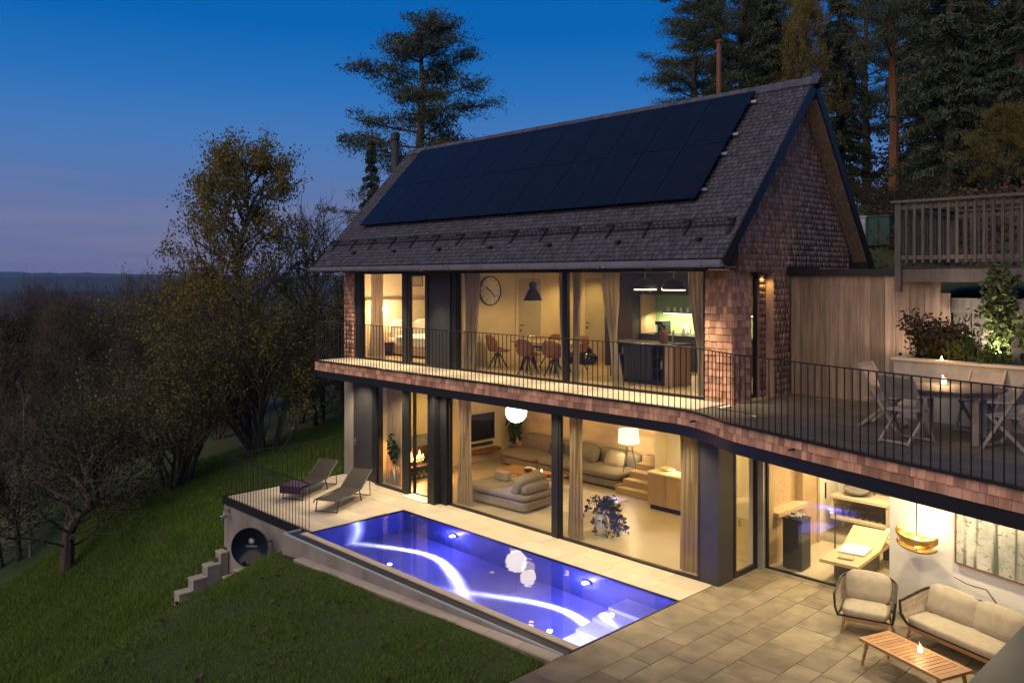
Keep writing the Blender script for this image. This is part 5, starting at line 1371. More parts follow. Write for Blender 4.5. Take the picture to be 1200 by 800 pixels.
CH('top', MB().bb(-.18, .26, -.26, .26, .14, .17), 'teak', nt); CH('drawer', MB().bb(-.18, .24, -.24, .24, -.1, .138), 'darkwood', nt); CH('stand', MB().bb(-.12, .16, -.18, .18, -.245, -.1), 'darkwood', nt)
bl_ = thing('bedside_lamp', 'small glowing globe lamp hanging over the bedside table', 'lamp', (-1.42, .92, 4.9))
CH('globe', MB().ball((0, 0, 0), .085, 14), 'glow', bl_, True); CH('cord', MB().tube([(0, 0, .08), (0, 0, 1.09)], .006, 5), 'black', bl_)
lamp('POINT', (.12, 0, -.02), 20, (1, .72, .4), bl_, radius=.09)
bpic = thing('bedroom_picture', 'small framed picture high on the bedroom wall', 'picture', (-1.68, 2.42, 5.75))
CH('print', MB().bb(.005, .012, -.22, .22, -.14, .14), 'palefab', bpic)
m = MB(); m.bb(0, .025, -.25, .25, .14, .165).bb(0, .025, -.25, .25, -.165, -.14).bb(0, .025, -.25, -.22, -.14, .14).bb(0, .025, .22, .25, -.14, .14); CH('frame', m, 'darkwood', bpic)

# ------------------------------------------------------------------ soffit lamps, and added ceiling, eave and niche lamps
def downlight(label, loc, e, grp, spot=110, col=(1, .76, .4), radius=.05):
    t = thing('downlight', label, 'lamp', loc, 0, grp)
    CH('ring', MB().lathe([(.05, 0), (.065, 0), (.065, -.012), (.05, -.012), (.05, 0)], (0, 0, 0), 14, cap=False), 'steel', t)
    CH('lens', MB().lathe([(.048, -.002), (.001, -.004)], (0, 0, 0), 12), 'dimglow', t)
    lamp('SPOT', (0, 0, -.03), e, col, t, radius=radius, spot=spot, blend=.8)
for x in (-.9, .9, 2.8, 4.8, 6.8, 8.8, 10.0):
    downlight('recessed round lamp in the balcony soffit over the pool terrace', (x, -.62, 3.055), 64, 'soffit lamps above the pool terrace', 125, (1, .8, .5))
for x, y, e in ((11.7, -.3, 14), (13.2, -.7, 18), (14.6, -1.1, 20), (12.3, 1.0, 10), (13.9, .55, 50), (15.1, .18, 60)):  # the two strongest are wall-washers added to brighten the white wall
    downlight('round lamp in the partly added set under the terrace over the garden seats', (x, y, 3.055), e, 'lamps above the garden seats', 130, (1, .82, .52))
for x, y, e in ((1, 1.0, 18), (1.2, 3.0, 6), (4.6, 1.2, 7), (5.6, 3.2, 16), (8.2, 1.4, 34), (8.2, 3.2, 46), (2.8, 4.6, 9)):  # unseen fill lamps added to brighten the living room
    downlight('added round fill lamp in the living room ceiling', (x, y, 2.915), e, 'added living room ceiling lamps', 150, (1, .62, .09), .08)
for x, y, e in ((11.9, 2.3, 90), (11.6, 3.9, 90), (12.9, 3.6, 80)):  # fill added under the spa ceiling, no such fittings in view
    downlight('added round fill lamp in the spa ceiling', (x, y, 2.92), e, 'added spa ceiling lamps', 150, (1, .76, .4), .08)
for x, y, e in ((4.2, 2.8, 12), (6.2, 2.4, 13), (5.2, 3.8, 26), (3.9, 3.9, 20), (7.6, 2.9, 8), (9.4, 2.4, 10)):  # added lamps, strengths set to lift the dining room walls
    downlight('added round fill lamp in the dining room ceiling', (x, y, 5.995), e, 'added dining room ceiling lamps', 150, (1, .66, .2), .08)
for x, y in ((.2, 1.4), (1.8, 2.6)):  # extra unseen light added to the bedroom
    downlight('added round fill lamp in the bedroom ceiling', (x, y, 5.995), 70, 'added bedroom ceiling lamps', 150, (1, .72, .36), .08)
for x in (-1.0, .8, 2.6, 4.4, 6.2, 8, 9.6, 10.55):  # added under the eave to brighten balcony floor and pier
    downlight('added round fill lamp in the eave soffit over the balcony', (x, -.66, 6.005), 75, 'added eave lamps over the balcony', 75, (1, .8, .5))
g2 = thing('garden_spotlight', 'small dark spotlight at the left planter end washing the timber fence', 'lamp', (13.62, 1.25, 4.3))
CH('spike', MB().tube([(0, 0, 0), (0, 0, .12)], .012, 6), 'black', g2); CH('head', MB().tube([(.02, -.03, .12), (-.03, .05, .2)], .03, 10), 'black', g2)
lamp('SPOT', (-.03, .06, .22), 6, (1, .72, .5), g2, radius=.03, spot=130, target=(-.2, .6, .8))
downlight('added round fill lamp in the head of the slit window niche', (11.09, 1.15, 5.94), 5, 'added niche lamp', 120, (1, .66, .22))  # added to light the niche cheek
g3 = thing('garden_spotlight', 'small dark spotlight among the green shrubs washing the carved wall', 'lamp', (14.6, 1.45, 4.3))
CH('spike', MB().tube([(0, 0, 0), (0, 0, .3)], .012, 6), 'black', g3); CH('head', MB().tube([(-.02, -.03, .3), (.03, .05, .38)], .03, 10), 'black', g3)
lamp('SPOT', (.0, .0, .46), 16, (1, .85, .58), g3, radius=.03, spot=150, target=(.15, .35, .8))
gs = thing('garden_spotlight', 'small dark spotlight between the planter shrubs', 'lamp', (15.1, .95, 4.33))
CH('spike', MB().tube([(0, 0, 0), (0, 0, .12)], .012, 6), 'black', gs); CH('head', MB().tube([(-.03, -.02, .12), (.03, .06, .2)], .035, 10), 'black', gs)
lamp('SPOT', (.04, .08, .22), 30, (1, .85, .55), gs, radius=.03, spot=110, target=(.3, .5, 1.2))

# ------------------------------------------------------------------ trees: trunk with limbs, crown of many small leaf faces
MT['birchleaf'] = LEAF('birch_leaf', [(.13, .1, .025), (.24, .2, .045), (.16, .17, .04), (.3, .24, .055), (.19, .09, .04), (.13, .14, .03)], trans=.35)
MT['oliveleaf'] = LEAF('olive_leaf', [(.1, .095, .03), (.15, .15, .04), (.2, .17, .055)], trans=.3)
MT['brownleaf'] = LEAF('brown_leaf', [(.08, .05, .035), (.11, .065, .04), (.09, .08, .035)], trans=.2)
MT['darkleaf'] = LEAF('dark_leaf', [(.03, .035, .018), (.05, .055, .022), (.06, .05, .025)], trans=.2)
MT['orangeleaf'] = LEAF('orange_leaf', [(.2, .06, .02), (.26, .09, .03)], trans=.3)
MT['needle'] = LEAF('conifer_needles', [(.05, .075, .05), (.075, .105, .062), (.08, .085, .05)], trans=.1)
MT['pineneedle'] = LEAF('pine_needles', [(.06, .08, .05), (.085, .115, .062), (.09, .095, .055)], trans=.1)

def limb(m, p, d, L, r0, lev, maxlev, rr, tips, up=.25, spread=.7, nch=(3, 5), wob=.18, sides=(6, 5, 4, 3, 3, 3)):
    pts = [p.copy()]; n = 4 if lev < 2 else 3; q = p.copy(); dd = d.copy()
    for i in range(n):
        dd = (dd + Vector((rr.gauss(0, wob), rr.gauss(0, wob), rr.gauss(0, wob) + up * .3))).normalized()
        q = q + dd * (L / n); pts.append(q.copy())
    m.tube(pts, [r0 * (1 - .6 * i / n) for i in range(n + 1)], sides[min(lev, 5)], cap=False)
    if lev >= maxlev - 1: tips.extend(pts[1:])
    if lev == maxlev: return
    for k in range(rr.randint(*nch)):
        t = rr.uniform(.35, 1.0); i = min(int(t * n), n - 1); b = pts[i].lerp(pts[i + 1], t * n - i)
        ax = (pts[i + 1] - pts[i]).normalized(); side = ax.orthogonal().normalized(); side.rotate(Matrix.Rotation(rr.uniform(0, 6.28), 3, ax))
        nd = (ax * (1 - spread * .5) + side * spread + Vector((0, 0, up))).normalized()
        limb(m, b, nd, L * rr.uniform(.5, .75), max(r0 * .45, .011 if maxlev == 4 else .007), lev + 1, maxlev, rr, tips, up, spread, nch, wob, sides)

def make_tree(kind, seed):
    """returns (trunk mesh, crown mesh or None, height, width) for a tree standing at the origin"""
    rr = random.Random(seed); nr = np.random.RandomState(seed); m = MB(); tips = []; V = Vector
    bark = 'bark'; crown = None
    if kind in ('birch', 'bare', 'dead', 'dark', 'brown', 'orange'):
        h = 10.0
        lead = dict(birch=.8, bare=.62, dead=.7, dark=.5, brown=.4, orange=.6)[kind]
        n = 9; pts = [V((0, 0, -.3))]; x = y = 0
        for i in range(1, n + 1):
            x += rr.gauss(0, .12); y += rr.gauss(0, .12); pts.append(V((x, y, h * lead * i / n)))
        r0 = dict(birch=.17, bare=.16, dead=.16, dark=.26, brown=.13, orange=.12)[kind]
        m.tube(pts, [r0 * (1 - .8 * i / n) for i in range(n + 1)], 8)
        nb = dict(birch=34, bare=26, dead=6, dark=20, brown=20, orange=16)[kind]
        for k in range(nb):
            t = .18 + .82 * (k + rr.random()) / nb; i = min(int(t * n), n - 1); b = pts[i].lerp(pts[i + 1], t * n - i); a = k * 2.4 + rr.gauss(0, .4)
            el = .35 + .5 * t; dd = V((math.cos(a) * math.cos(el), math.sin(a) * math.cos(el), math.sin(el)))
            prof = math.sin(PI * min(1, .18 + .75 * t)) if kind != 'birch' else (1.05 - .78 * t ** 1.3) * (.75 + .5 * rr.random())
            L = (2.3 if kind != 'dead' else .9) * (prof + .25)
            limb(m, b, dd, L, .055 if kind != 'dead' else .035, 1, 4 if kind in ('bare', 'dead') else 3, rr, tips, up=.22 if kind != 'birch' else .1, nch=(3, 5) if kind != 'bare' else (3, 4))
        bark = 'pbark' if kind == 'dead' else 'bark'
        if kind not in ('bare', 'dead'):
            T = np.array([t[:] for t in tips]); N = dict(birch=32000, dark=7500, brown=5000, orange=9000)[kind]
            keep = T[nr.rand(len(T)) > .25]; C = keep[nr.randint(len(keep), size=N)] + nr.normal(size=(N, 3)) * dict(birch=.13, dark=.2, brown=.16, orange=.2)[kind]
            crown = (C, dict(birch=.065, dark=.085, brown=.07, orange=.1)[kind], {'birch': 'birchleaf', 'dark': 'darkleaf', 'brown': 'brownleaf', 'orange': 'orangeleaf'}[kind], .7, 0)
        return m, bark, crown, 10.0, 5.0
    if kind == 'thicket':
        for k in range(16):
            a = rr.uniform(0, 6.28); el = rr.uniform(.85, 1.4); s = rr.uniform(0, .35)
            limb(m, V((s * math.cos(a), s * math.sin(a), -.2)), V((math.cos(a) * math.cos(el), math.sin(a) * math.cos(el), math.sin(el))), rr.uniform(2.6, 4.0), rr.uniform(.04, .09), 0, 3, rr, tips, up=.25, spread=.55, nch=(3, 5), wob=.1)
        T = np.array([t[:] for t in tips]); N = 9000; keep = T[nr.rand(len(T)) > .2]
        C = keep[nr.randint(len(keep), size=N)] + nr.normal(size=(N, 3)) * .18
        return m, bark, (C, .065, 'oliveleaf', .75, 0), 7.4, 6.2
    if kind == 'spruce':
        h = 12.0; m.tube([V((0, 0, -.4)), V((.05, 0, h * .5)), V((0, .03, h))], [.24, .14, .02], 8); P = []
        z = .6
        while z < h - .2:
            f = 1 - z / h; nb = 7
            for k in range(nb):
                a = rr.uniform(0, 6.28); L = (2.3 * f ** .8 + .12) * rr.uniform(.65, 1.1); pts = []
                for j in range(5):
                    t = j / 4; pts.append(V((L * t * math.cos(a), L * t * math.sin(a), z - .42 * L * t * t + .14 * L * t ** 3)))
                m.tube(pts, [.03, .024, .018, .012, .006], 3, cap=False)
                for _ in range(int(44 + 60 * L)):
                    t = rr.random() ** .75; i = min(int(t * 4), 3); q = pts[i].lerp(pts[i + 1], t * 4 - i)
                    w = .22 * L * (1 - .6 * t) + .05
                    P.append((q.x - math.sin(a) * rr.gauss(0, w * .6), q.y + math.cos(a) * rr.gauss(0, w * .6), q.z - abs(rr.gauss(0, .12)) - .02))
            z += rr.uniform(.26, .42)
        return m, bark, (np.array(P), .19, 'needle', .2, .5), 12.0, 4.6
    if kind in ('pine', 'redpine'):
        h = 14.0; pts = [V((0, 0, -.4)), V((.1, .05, 4)), V((-.05, .1, 8)), V((.1, 0, 11)), V((.0, .1, 13.4))]
        m.tube(pts, [.26, .22, .17, .11, .03], 8); P = []
        for k in range(46 if kind == 'pine' else 34):
            t = (.3 if kind == 'pine' else .42) + .68 * (k + rr.random()) / (46 if kind == 'pine' else 34); z = min(h * t, 13.4); a = k * 2.4 + rr.gauss(0, .5)
            L = (3.0 * (1 - .62 * max(0, (t - .45) / .55) ** 1.5)) * rr.uniform(.5, 1.15)
            d_ = V((math.cos(a), math.sin(a), rr.uniform(-.05, .35))); b = V((0, .05, z)); bp = [b]
            for j in range(4):
                d_ = (d_ + V((rr.gauss(0, .16), rr.gauss(0, .16), .05))).normalized(); bp.append(bp[-1] + d_ * L / 4)
            m.tube(bp, [.055, .045, .035, .022, .01], 4, cap=False)
            for j in range(10):
                u = rr.uniform(.35, 1); i = min(int(u * 4), 3); q = bp[i].lerp(bp[i + 1], u * 4 - i) + V((rr.gauss(0, .28), rr.gauss(0, .28), rr.gauss(.06, .12)))
                m.tube([bp[i], q], [.012, .006], 3, cap=False)
                rad = rr.uniform(.16, .32)
                for _ in range(95):
                    P.append((q.x + rr.gauss(0, rad), q.y + rr.gauss(0, rad), q.z + rr.gauss(0, rad * .5)))
        return m, 'rbark' if kind == 'redpine' else 'bark', (np.array(P), .13, 'pineneedle', .2, 0), 14.0, 6.4

TREES = [
    ('birch', -11.7, 1.8, 13.6, 5.6, 'tall yellowing birch left of the house roof'),
    ('bare', -13.1, 6.0, 12.5, 4.2, 'leafless tree between the yellow birch and the roof'),
    ('spruce', -14.1, 9.3, 12.7, 3.1, 'dark spruce rising just left of the chimney flue'),
    ('pine', -12.5, 11.0, 17.1, 8.6, 'tall dark pine standing alone behind the far roof end'),
    ('thicket', -10.3, 1.8, 8.1, 6.3, 'many-stemmed olive shrub in front of the yellow birch'),
    ('thicket', -10.8, -1.6, 7.4, 6.2, 'broad many-stemmed shrub with thin leaves at the grass edge'),
    ('dark', -10.2, -5.3, 7.8, 4.7, 'dark leaning tree with a thick trunk at the left grass edge'),
    ('dead', -14.4, -5.3, 8.9, 1.5, 'pale dead trunk near the left edge'),
    ('bare', -48.7, 5.4, 13.9, 5.7, 'leafless tree on the skyline, leftmost of the bare crowns'),
    ('bare', -44.7, 6.6, 12.2, 3.7, 'narrow leafless tree on the skyline between two wider ones'),
    ('bare', -34.8, 5.3, 10.2, 4.0, 'leafless tree on the skyline with a tall leaning stem'),
    ('orange', -60.2, 5.0, 13.3, 1.9, 'small orange autumn tree at the left picture edge'),
    ('birch', -42.2, 3.4, 10.8, 2.9, 'small yellow green tree below the skyline at the left'),
    ('brown', -29.6, 4.9, 8.8, 4.0, 'brown leafy tree below the skyline left of the birch'),
    ('brown', -22.1, 3.9, 9.0, 3.5, 'brown tree on the rising tree line left of the birch'),
    ('brown', -33.8, 3.4, 7.1, 4.6, 'low brown bush in the middle of the left thicket'),
    ('brown', -30.0, -1.2, 6.6, 4.1, 'brown bush beside the pale dead trunk'),
    ('bare', -14.7, -5.6, 7.0, 3.7, 'bare bush filling the left picture edge'),
    ('thicket', -12.6, -3.4, 5.6, 3.7, 'sparse shrub between the leaning tree and the broad shrub'),
    ('brown', -22.7, 6.3, 7.4, 4.1, 'brown bush in the shade under the birch'),
    ('dark', -14.7, 5.8, 7.7, 4.3, 'dark bush right of the birch at the lawn edge'),
    ('dark', -15.1, 8.3, 8.7, 3.3, 'dark bush close to the far roof corner'),
    ('dark', -12.4, 5.3, 3.9, 2.6, 'low dark bush beside the left balcony end'),
    ('brown', -20.5, 11.4, 6.0, 3.8, 'dim bush hidden behind the left balcony end'),
    ('brown', -20.0, 0.4, 5.2, 3.5, 'reddish brown bush behind the broad shrub'),
    ('dark', -15.2, -6.1, 5.7, 3.4, 'dark bush at the lower left picture edge'),
    ('thicket', -17.4, 3.1, 4.1, 3.5, 'thin shrub in the gap behind the two many-stemmed shrubs'),
    ('bare', -25.3, 6.5, 9.1, 3.3, 'bare crown peeping out behind the birch'),
    ('pine', -1.6, 17.9, 10.1, 5.7, 'bushy pine nearest the open sky, behind the rusty pole'),
    ('pine', -1.7, 22.1, 12.4, 6.2, 'second pine right of the rusty pole'),
    ('spruce', 0.4, 21.3, 12.8, 4.7, 'dark spruce above the roof ridge'),
    ('birch', 2.4, 20.5, 10.2, 2.2, 'thin yellow leaved tree among the conifers above the gable'),
    ('redpine', 6.2, 20.2, 11.8, 5.1, 'red barked pine with sky gaps beside the gable'),
    ('spruce', -1.0, 31.4, 14.8, 5.2, 'dark spruce behind the gable tip'),
    ('spruce', 8.5, 19.7, 13.5, 4.8, 'tall dark spruce behind the upper deck, trunk visible'),
    ('pine', 7.7, 26.0, 15.1, 6.3, 'broad pine behind the right end of the upper deck'),
    ('spruce', 10.6, 20.4, 12.6, 4.9, 'dark spruce at the upper right picture corner'),
    ('spruce', 1.4, 36.7, 17.5, 5.9, 'spruce deep in the wood between the red pine and the dark trunk'),
    ('pine', -2.5, 38.5, 17.1, 7.0, 'distant pine seen through the gap behind the gable'),
    ('birch', 10.8, 17.7, 3.5, 2.0, 'slender yellow leaved sapling behind the upper deck railing'),
    ('brown', 5.6, 19.5, 1.5, 2.0, 'yellow brown bush behind the compost bins'),
    ('brown', 7.9, 19.0, 1.5, 2.2, 'low autumn bush at the left end of the upper deck'),
    ('dark', 9.4, 19.1, 1.3, 2.5, 'dark undergrowth bush behind the deck railing'),
    ('spruce', -10.6, 34.5, 17.4, 6.2, 'farther spruce filling the wood behind the two pines'),
    ('dark', 10.6, 9.6, 2.0, 2.4, 'dark bush hiding the slope behind the compost bins'),
    ('brown', 11.9, 8.4, 1.3, 2.2, 'low brown scrub on the bank left of the upper deck'),
    ('brown', 12.3, 6.9, .8, 1.8, 'knee high scrub on the bank above the timber fence'),
    ('dark', 4.1, 19.4, 2.2, 2.1, 'dark bush just behind the gable slope'),
    ('dark', -56.1, 13.3, 12.8, 6.3, 'dark wood tree left above the broad shrub, far row'),
    ('brown', -50.0, 1.0, 12.7, 4.5, 'brown leaved wood tree cut by the left picture edge, middle row'),
    ('dark', -49.1, 2.1, 13.0, 4.3, 'dark wood tree cut by the left picture edge, middle row'),
    ('bare', -61.1, 7.5, 15.2, 4.2, 'leafless wood tree below the leftmost bare crown on the skyline, far row'),
    ('brown', -66.0, 6.9, 17.0, 5.6, 'brown leaved wood tree behind the pale dead trunk, far row'),
    ('brown', -75.7, 8.7, 19.6, 6.7, 'brown leaved wood tree behind the pale dead trunk, far row'),
    ('brown', -31.5, 8.1, 8.3, 3.7, 'brown leaved wood tree at the foot of the yellow birch, middle row'),
    ('bare', -74.7, 9.5, 18.9, 7.2, 'leafless wood tree behind the pale dead trunk, far row'),
    ('brown', -41.3, 2.9, 10.9, 3.1, 'brown leaved wood tree below the leftmost bare crown on the skyline, middle row'),
    ('bare', -64.3, 10.0, 15.4, 5.6, 'leafless wood tree below the leftmost bare crown on the skyline, far row'),
    ('brown', -43.6, 0.2, 11.8, 4.2, 'brown leaved wood tree cut by the left picture edge, middle row'),
    ('brown', -56.4, 10.6, 13.9, 6.2, 'brown leaved wood tree below the skyline tree with the leaning stem, far row'),
    ('bare', -33.8, 10.4, 9.1, 3.9, 'leafless wood tree at the foot of the yellow birch, middle row'),
    ('brown', -51.6, 7.0, 13.3, 3.4, 'brown leaved wood tree below the narrow skyline tree, middle row'),
    ('bare', -66.4, 17.1, 16.0, 5.0, 'leafless wood tree left above the broad shrub, far row'),
    ('brown', -40.4, 3.4, 10.2, 4.4, 'brown leaved wood tree below the leftmost bare crown on the skyline, middle row'),
    ('bare', -58.5, 13.5, 13.8, 4.6, 'leafless wood tree below the skyline tree with the leaning stem, far row'),
    ('brown', -21.7, 4.8, 8.3, 3.1, 'brown leaved wood tree at the foot of the yellow birch, near row'),
    ('bare', -69.7, 11.7, 16.7, 5.1, 'leafless wood tree below the leftmost bare crown on the skyline, far row'),
    ('bare', -63.8, 9.3, 15.3, 5.9, 'leafless wood tree below the leftmost bare crown on the skyline, far row'),
    ('dark', -24.4, 6.8, 8.8, 4.0, 'dark wood tree at the foot of the yellow birch, near row'),
    ('bare', -19.2, 3.4, 7.8, 2.5, 'leafless wood tree at the foot of the yellow birch, near row'),
    ('brown', -42.5, 5.7, 10.9, 4.9, 'brown leaved wood tree below the narrow skyline tree, middle row'),
    ('dark', -34.3, 8.2, 9.0, 4.7, 'dark wood tree right above the broad shrub, middle row'),
    ('bare', -46.2, 16.0, 11.4, 3.7, 'leafless wood tree at the foot of the yellow birch, far row'),
    ('dark', -25.0, -0.7, 8.4, 2.3, 'dark wood tree below the narrow skyline tree, near row'),
    ('bare', -63.5, 21.5, 15.4, 5.8, 'leafless wood tree right above the broad shrub, far row'),
    ('bare', -35.7, 3.9, 9.0, 2.9, 'leafless wood tree below the skyline tree with the leaning stem, middle row'),
    ('bare', -43.3, 12.3, 11.2, 5.4, 'leafless wood tree right above the broad shrub, middle row'),
    ('dark', -49.5, 3.3, 12.7, 4.4, 'dark wood tree behind the pale dead trunk, middle row'),
    ('brown', -62.3, 10.0, 14.6, 5.8, 'brown leaved wood tree below the narrow skyline tree, far row'),
    ('bare', -36.2, 8.3, 8.9, 3.4, 'leafless wood tree right above the broad shrub, middle row'),
    ('bare', -73.9, 11.2, 17.6, 7.3, 'leafless wood tree below the leftmost bare crown on the skyline, far row'),
    ('bare', -47.9, 10.9, 12.1, 4.7, 'leafless wood tree left above the broad shrub, middle row'),
    ('bare', -36.4, 2.0, 9.6, 3.5, 'leafless wood tree below the leftmost bare crown on the skyline, middle row'),
    ('bare', -55.2, 7.7, 13.1, 5.6, 'leafless wood tree below the leftmost bare crown on the skyline, far row'),
    ('bare', -25.6, 6.3, 8.1, 3.1, 'leafless wood tree at the foot of the yellow birch, near row'),
    ('bare', -41.0, 13.8, 10.5, 3.6, 'leafless wood tree at the foot of the yellow birch, middle row'),
    ('bare', -39.4, 12.7, 9.9, 4.7, 'leafless wood tree at the foot of the yellow birch, middle row'),
    ('bare', -64.9, 6.9, 16.1, 5.7, 'leafless wood tree behind the pale dead trunk, far row'),
    ('brown', -51.1, 5.7, 12.3, 3.9, 'brown leaved wood tree below the leftmost bare crown on the skyline, middle row'),
    ('brown', -54.3, 4.7, 13.6, 3.8, 'brown leaved wood tree behind the pale dead trunk, middle row'),
    ('brown', -22.0, 1.2, 7.8, 2.4, 'brown leaved wood tree left above the broad shrub, near row'),
    ('dark', -23.1, 4.8, 7.8, 3.0, 'dark wood tree at the foot of the yellow birch, near row'),
    ('dark', -49.9, 1.1, 13.3, 4.4, 'dark wood tree cut by the left picture edge, middle row'),
    ('bare', -61.1, 6.6, 15.4, 4.6, 'leafless wood tree behind the pale dead trunk, far row'),
    ('spruce', 6.0, 30.0, 13.7, 6.2, 'spruce in the second row behind the upper deck'),
    ('pine', 6.1, 35.8, 15.3, 6.8, 'pine in the second row at the right picture edge'),
    ('pine', -1.8, 27.7, 12.7, 5.4, 'pine in the second row above the roof ridge'),
    ('spruce', -4.4, 27.9, 12.6, 5.2, 'spruce in the second row above the roof ridge'),
    ('spruce', 9.8, 28.1, 13.1, 5.6, 'spruce cut by the right picture edge'),
]
VARIANTS = dict(birch=1, bare=2, spruce=2, pine=2, thicket=2, dark=2, dead=1, orange=1, brown=2, redpine=1)
KNAME = dict(birch='autumn_tree', bare='bare_tree', spruce='spruce_tree', pine='pine_tree', redpine='pine_tree', thicket='shrub', dark='leafy_tree', dead='dead_tree', orange='autumn_tree', brown='bush')
KCAT = dict(birch='tree', bare='tree', spruce='tree', pine='tree', redpine='tree', thicket='shrub', dark='tree', dead='tree', orange='tree', brown='bush')
TM = {}
for k_, nv in VARIANTS.items():
    for v_ in range(nv):
        m, bark, crown, th_, tw__ = make_tree(k_, 11 + v_ * 7 + len(k_))
        tm = m.mesh('trunk', bark)
        cm_ = None
        if crown is not None:
            C, size, cmat, asp, vert = crown; nr = np.random.RandomState(v_ + 3)
            P, A, Bv = leaf_arr(C, size, nr, asp, vert)
            Vx = np.empty((len(P), 4, 3), np.float32); Vx[:, 0] = P; Vx[:, 1] = P + A; Vx[:, 2] = P + A + Bv; Vx[:, 3] = P + Bv
            cm_ = npmesh('crown', cmat, Vx.reshape(-1, 3), 4)
        TM[k_, v_] = (tm, cm_, th_, tw__)
cnt = {}
r = random.Random(12)
for k_, x, y, h, w, lb in TREES:
    v_ = cnt.get(k_, 0) % VARIANTS[k_]; cnt[k_] = cnt.get(k_, 0) + 1
    tm, cm_, th_, tw__ = TM[k_, v_]
    t = thing(KNAME[k_], lb, KCAT[k_], (x, y, float(ground(x, y)) - .1), r.uniform(0, 6.28), 'trees of the right hand wood' if y > 15 else 'trees and shrubs on the left slope')
    if ' wood tree ' in lb: h *= 1.3
    sxy = max(w / tw__, (.45 if w > 2.5 else .25) * h / th_) if k_ not in ('thicket', 'brown', 'dark') else w / tw__
    t.scale = (sxy, sxy, h / th_)
    link('trunk', tm, t)
    if cm_: link('crown', cm_, t)

# far woods: one mass of small crowns down the slope and across the valley
nr = np.random.RandomState(2); NB = 700; dist = 70 + 700 * nr.rand(NB) ** 2.2; an = np.radians(nr.uniform(118, 200, NB))
bx, by = 19 + dist * np.cos(an), -14 + dist * np.sin(an); bz = ground(bx, by)
pk = []
for i in range(NB):
    hh = nr.uniform(5, 11); n = 220; q = np.clip(nr.normal(size=(n, 3)), -1.7, 1.7) * (hh * .2, hh * .2, hh * .2) + (bx[i], by[i], bz[i] + hh * .5); pk.append(q)
C = np.concatenate(pk); sz = .05 + np.hypot(C[:, 0] - 19, C[:, 1] + 14)[:, None] / 520
P, A, Bv = leaf_arr(C, 1.0, nr, .8); P = C; A = A * sz; Bv = Bv * sz
tag(quads('far_wood', 'brownleaf', P, A, Bv), 'dim brown wood covering the valley slope below the skyline', 'wood', kind='stuff')
# wood floor and backdrop thicket of the right hand wood
NB = 260; bx = nr.uniform(-14, 34, NB); by = nr.uniform(24, 60, NB); bz = ground(bx, by); pk = []
for i in range(NB):
    hh = nr.uniform(3, 9) * (.5 if 2 < bx[i] < 6 else 1); q = np.clip(nr.normal(size=(90, 3)), -1.6, 1.6) * (1.1, 1.1, hh * .28) + (bx[i], by[i], bz[i] + hh * .45); pk.append(q)
C = np.concatenate(pk); P, A, Bv = leaf_arr(C, .2, nr, .6)
NB2 = 420; bx = nr.uniform(8.5, 24, NB2); by = nr.uniform(6.4, 17, NB2); bz = ground(bx, by); pk = []
for i in range(NB2):
    hh = nr.uniform(.15, .6); pk.append(nr.normal(size=(40, 3)) * (.3, .3, hh * .3) + (bx[i], by[i], bz[i] + hh * .5))
C = np.concatenate(pk); Q = leaf_arr(C, .11, nr, .6); tag(quads('bank_scrub', 'brownleaf', *Q), 'dim brown scrub covering the bank left of the upper deck', 'scrub', kind='stuff')
tag(quads('wood_undergrowth', 'darkleaf', P, A, Bv), 'dark undergrowth deep in the wood behind the house', 'undergrowth', kind='stuff')

# ------------------------------------------------------------------ terrace planting and small shrubs
MT['barberry'] = LEAF('barberry_leaf', [(.035, .02, .016), (.05, .024, .018), (.045, .045, .02), (.03, .035, .016)], trans=.2)
MT['shrubgreen'] = LEAF('shrub_leaf', [(.04, .075, .015), (.07, .1, .025), (.05, .06, .02)], trans=.3)
MT['climber'] = LEAF('climber_leaf', [(.07, .1, .035), (.12, .15, .06), (.05, .07, .028)], trans=.3)
def shrub(label, loc, hgt, wid, mat, n, size, seed, name='shrub', cat='shrub', asp=.5, upright=True):
    t = thing(name, label, cat, loc, 0, 'shrubs in the terrace planter'); rr = random.Random(seed); nr = np.random.RandomState(seed); m = MB(); pts_ = []
    for k in range(18):
        a = rr.uniform(0, 6.28); L = hgt * rr.uniform(.6, 1.05); s = wid * rr.uniform(.15, .55); bp = [Vector((.1 * math.cos(a) * wid, .1 * math.sin(a) * wid, -.05))]
        for j in range(1, 6):
            u = j / 5; bp.append(Vector((s * u ** 1.3 * math.cos(a) + rr.gauss(0, .02), s * u ** 1.3 * math.sin(a) * .8 + rr.gauss(0, .02), L * u)))
        m.tube(bp, [.012, .01, .008, .006, .004, .003], 4, cap=False); pts_ += [p.lerp(q, rr.random())[:] for p, q in zip(bp[1:], bp[2:]) for _ in range(6)]
    CH('stems', m, 'bark', t)
    P = np.array(pts_); C = P[nr.randint(len(P), size=n)] + nr.normal(size=(n, 3)) * wid * .075
    quads('leaves', mat, *leaf_arr(C, size, nr, asp), parent=t, kind='stuff')
    return t
shrub('dark red leaved shrub at the left end of the planter', (14.2, 1.15, 4.3), .85, 1.4, 'barberry', 2200, .07, 3)
shrub('taller thin reddish shrub left of the carved wall', (14.35, 1.4, 4.3), .7, .5, 'barberry', 900, .07, 5)
shrub('bright green rosemary like shrub in the middle of the planter', (14.75, .95, 4.3), .6, .75, 'shrubgreen', 1800, .06, 6, asp=.25)
shrub('low yellow green plant at the planter edge', (15.15, .7, 4.3), .35, .7, 'shrubgreen', 700, .06, 7)
shrub('tall climber with pale leaves lit by the garden spotlight', (15.15, 1.35, 4.3), 1.6, .55, 'climber', 1900, .075, 8, 'climbing_plant', 'climber', .8)
shrub('dense leafy shrub at the right picture edge of the planter', (15.9, 1.0, 4.3), 1.1, .8, 'climber', 1500, .075, 9, asp=.8)
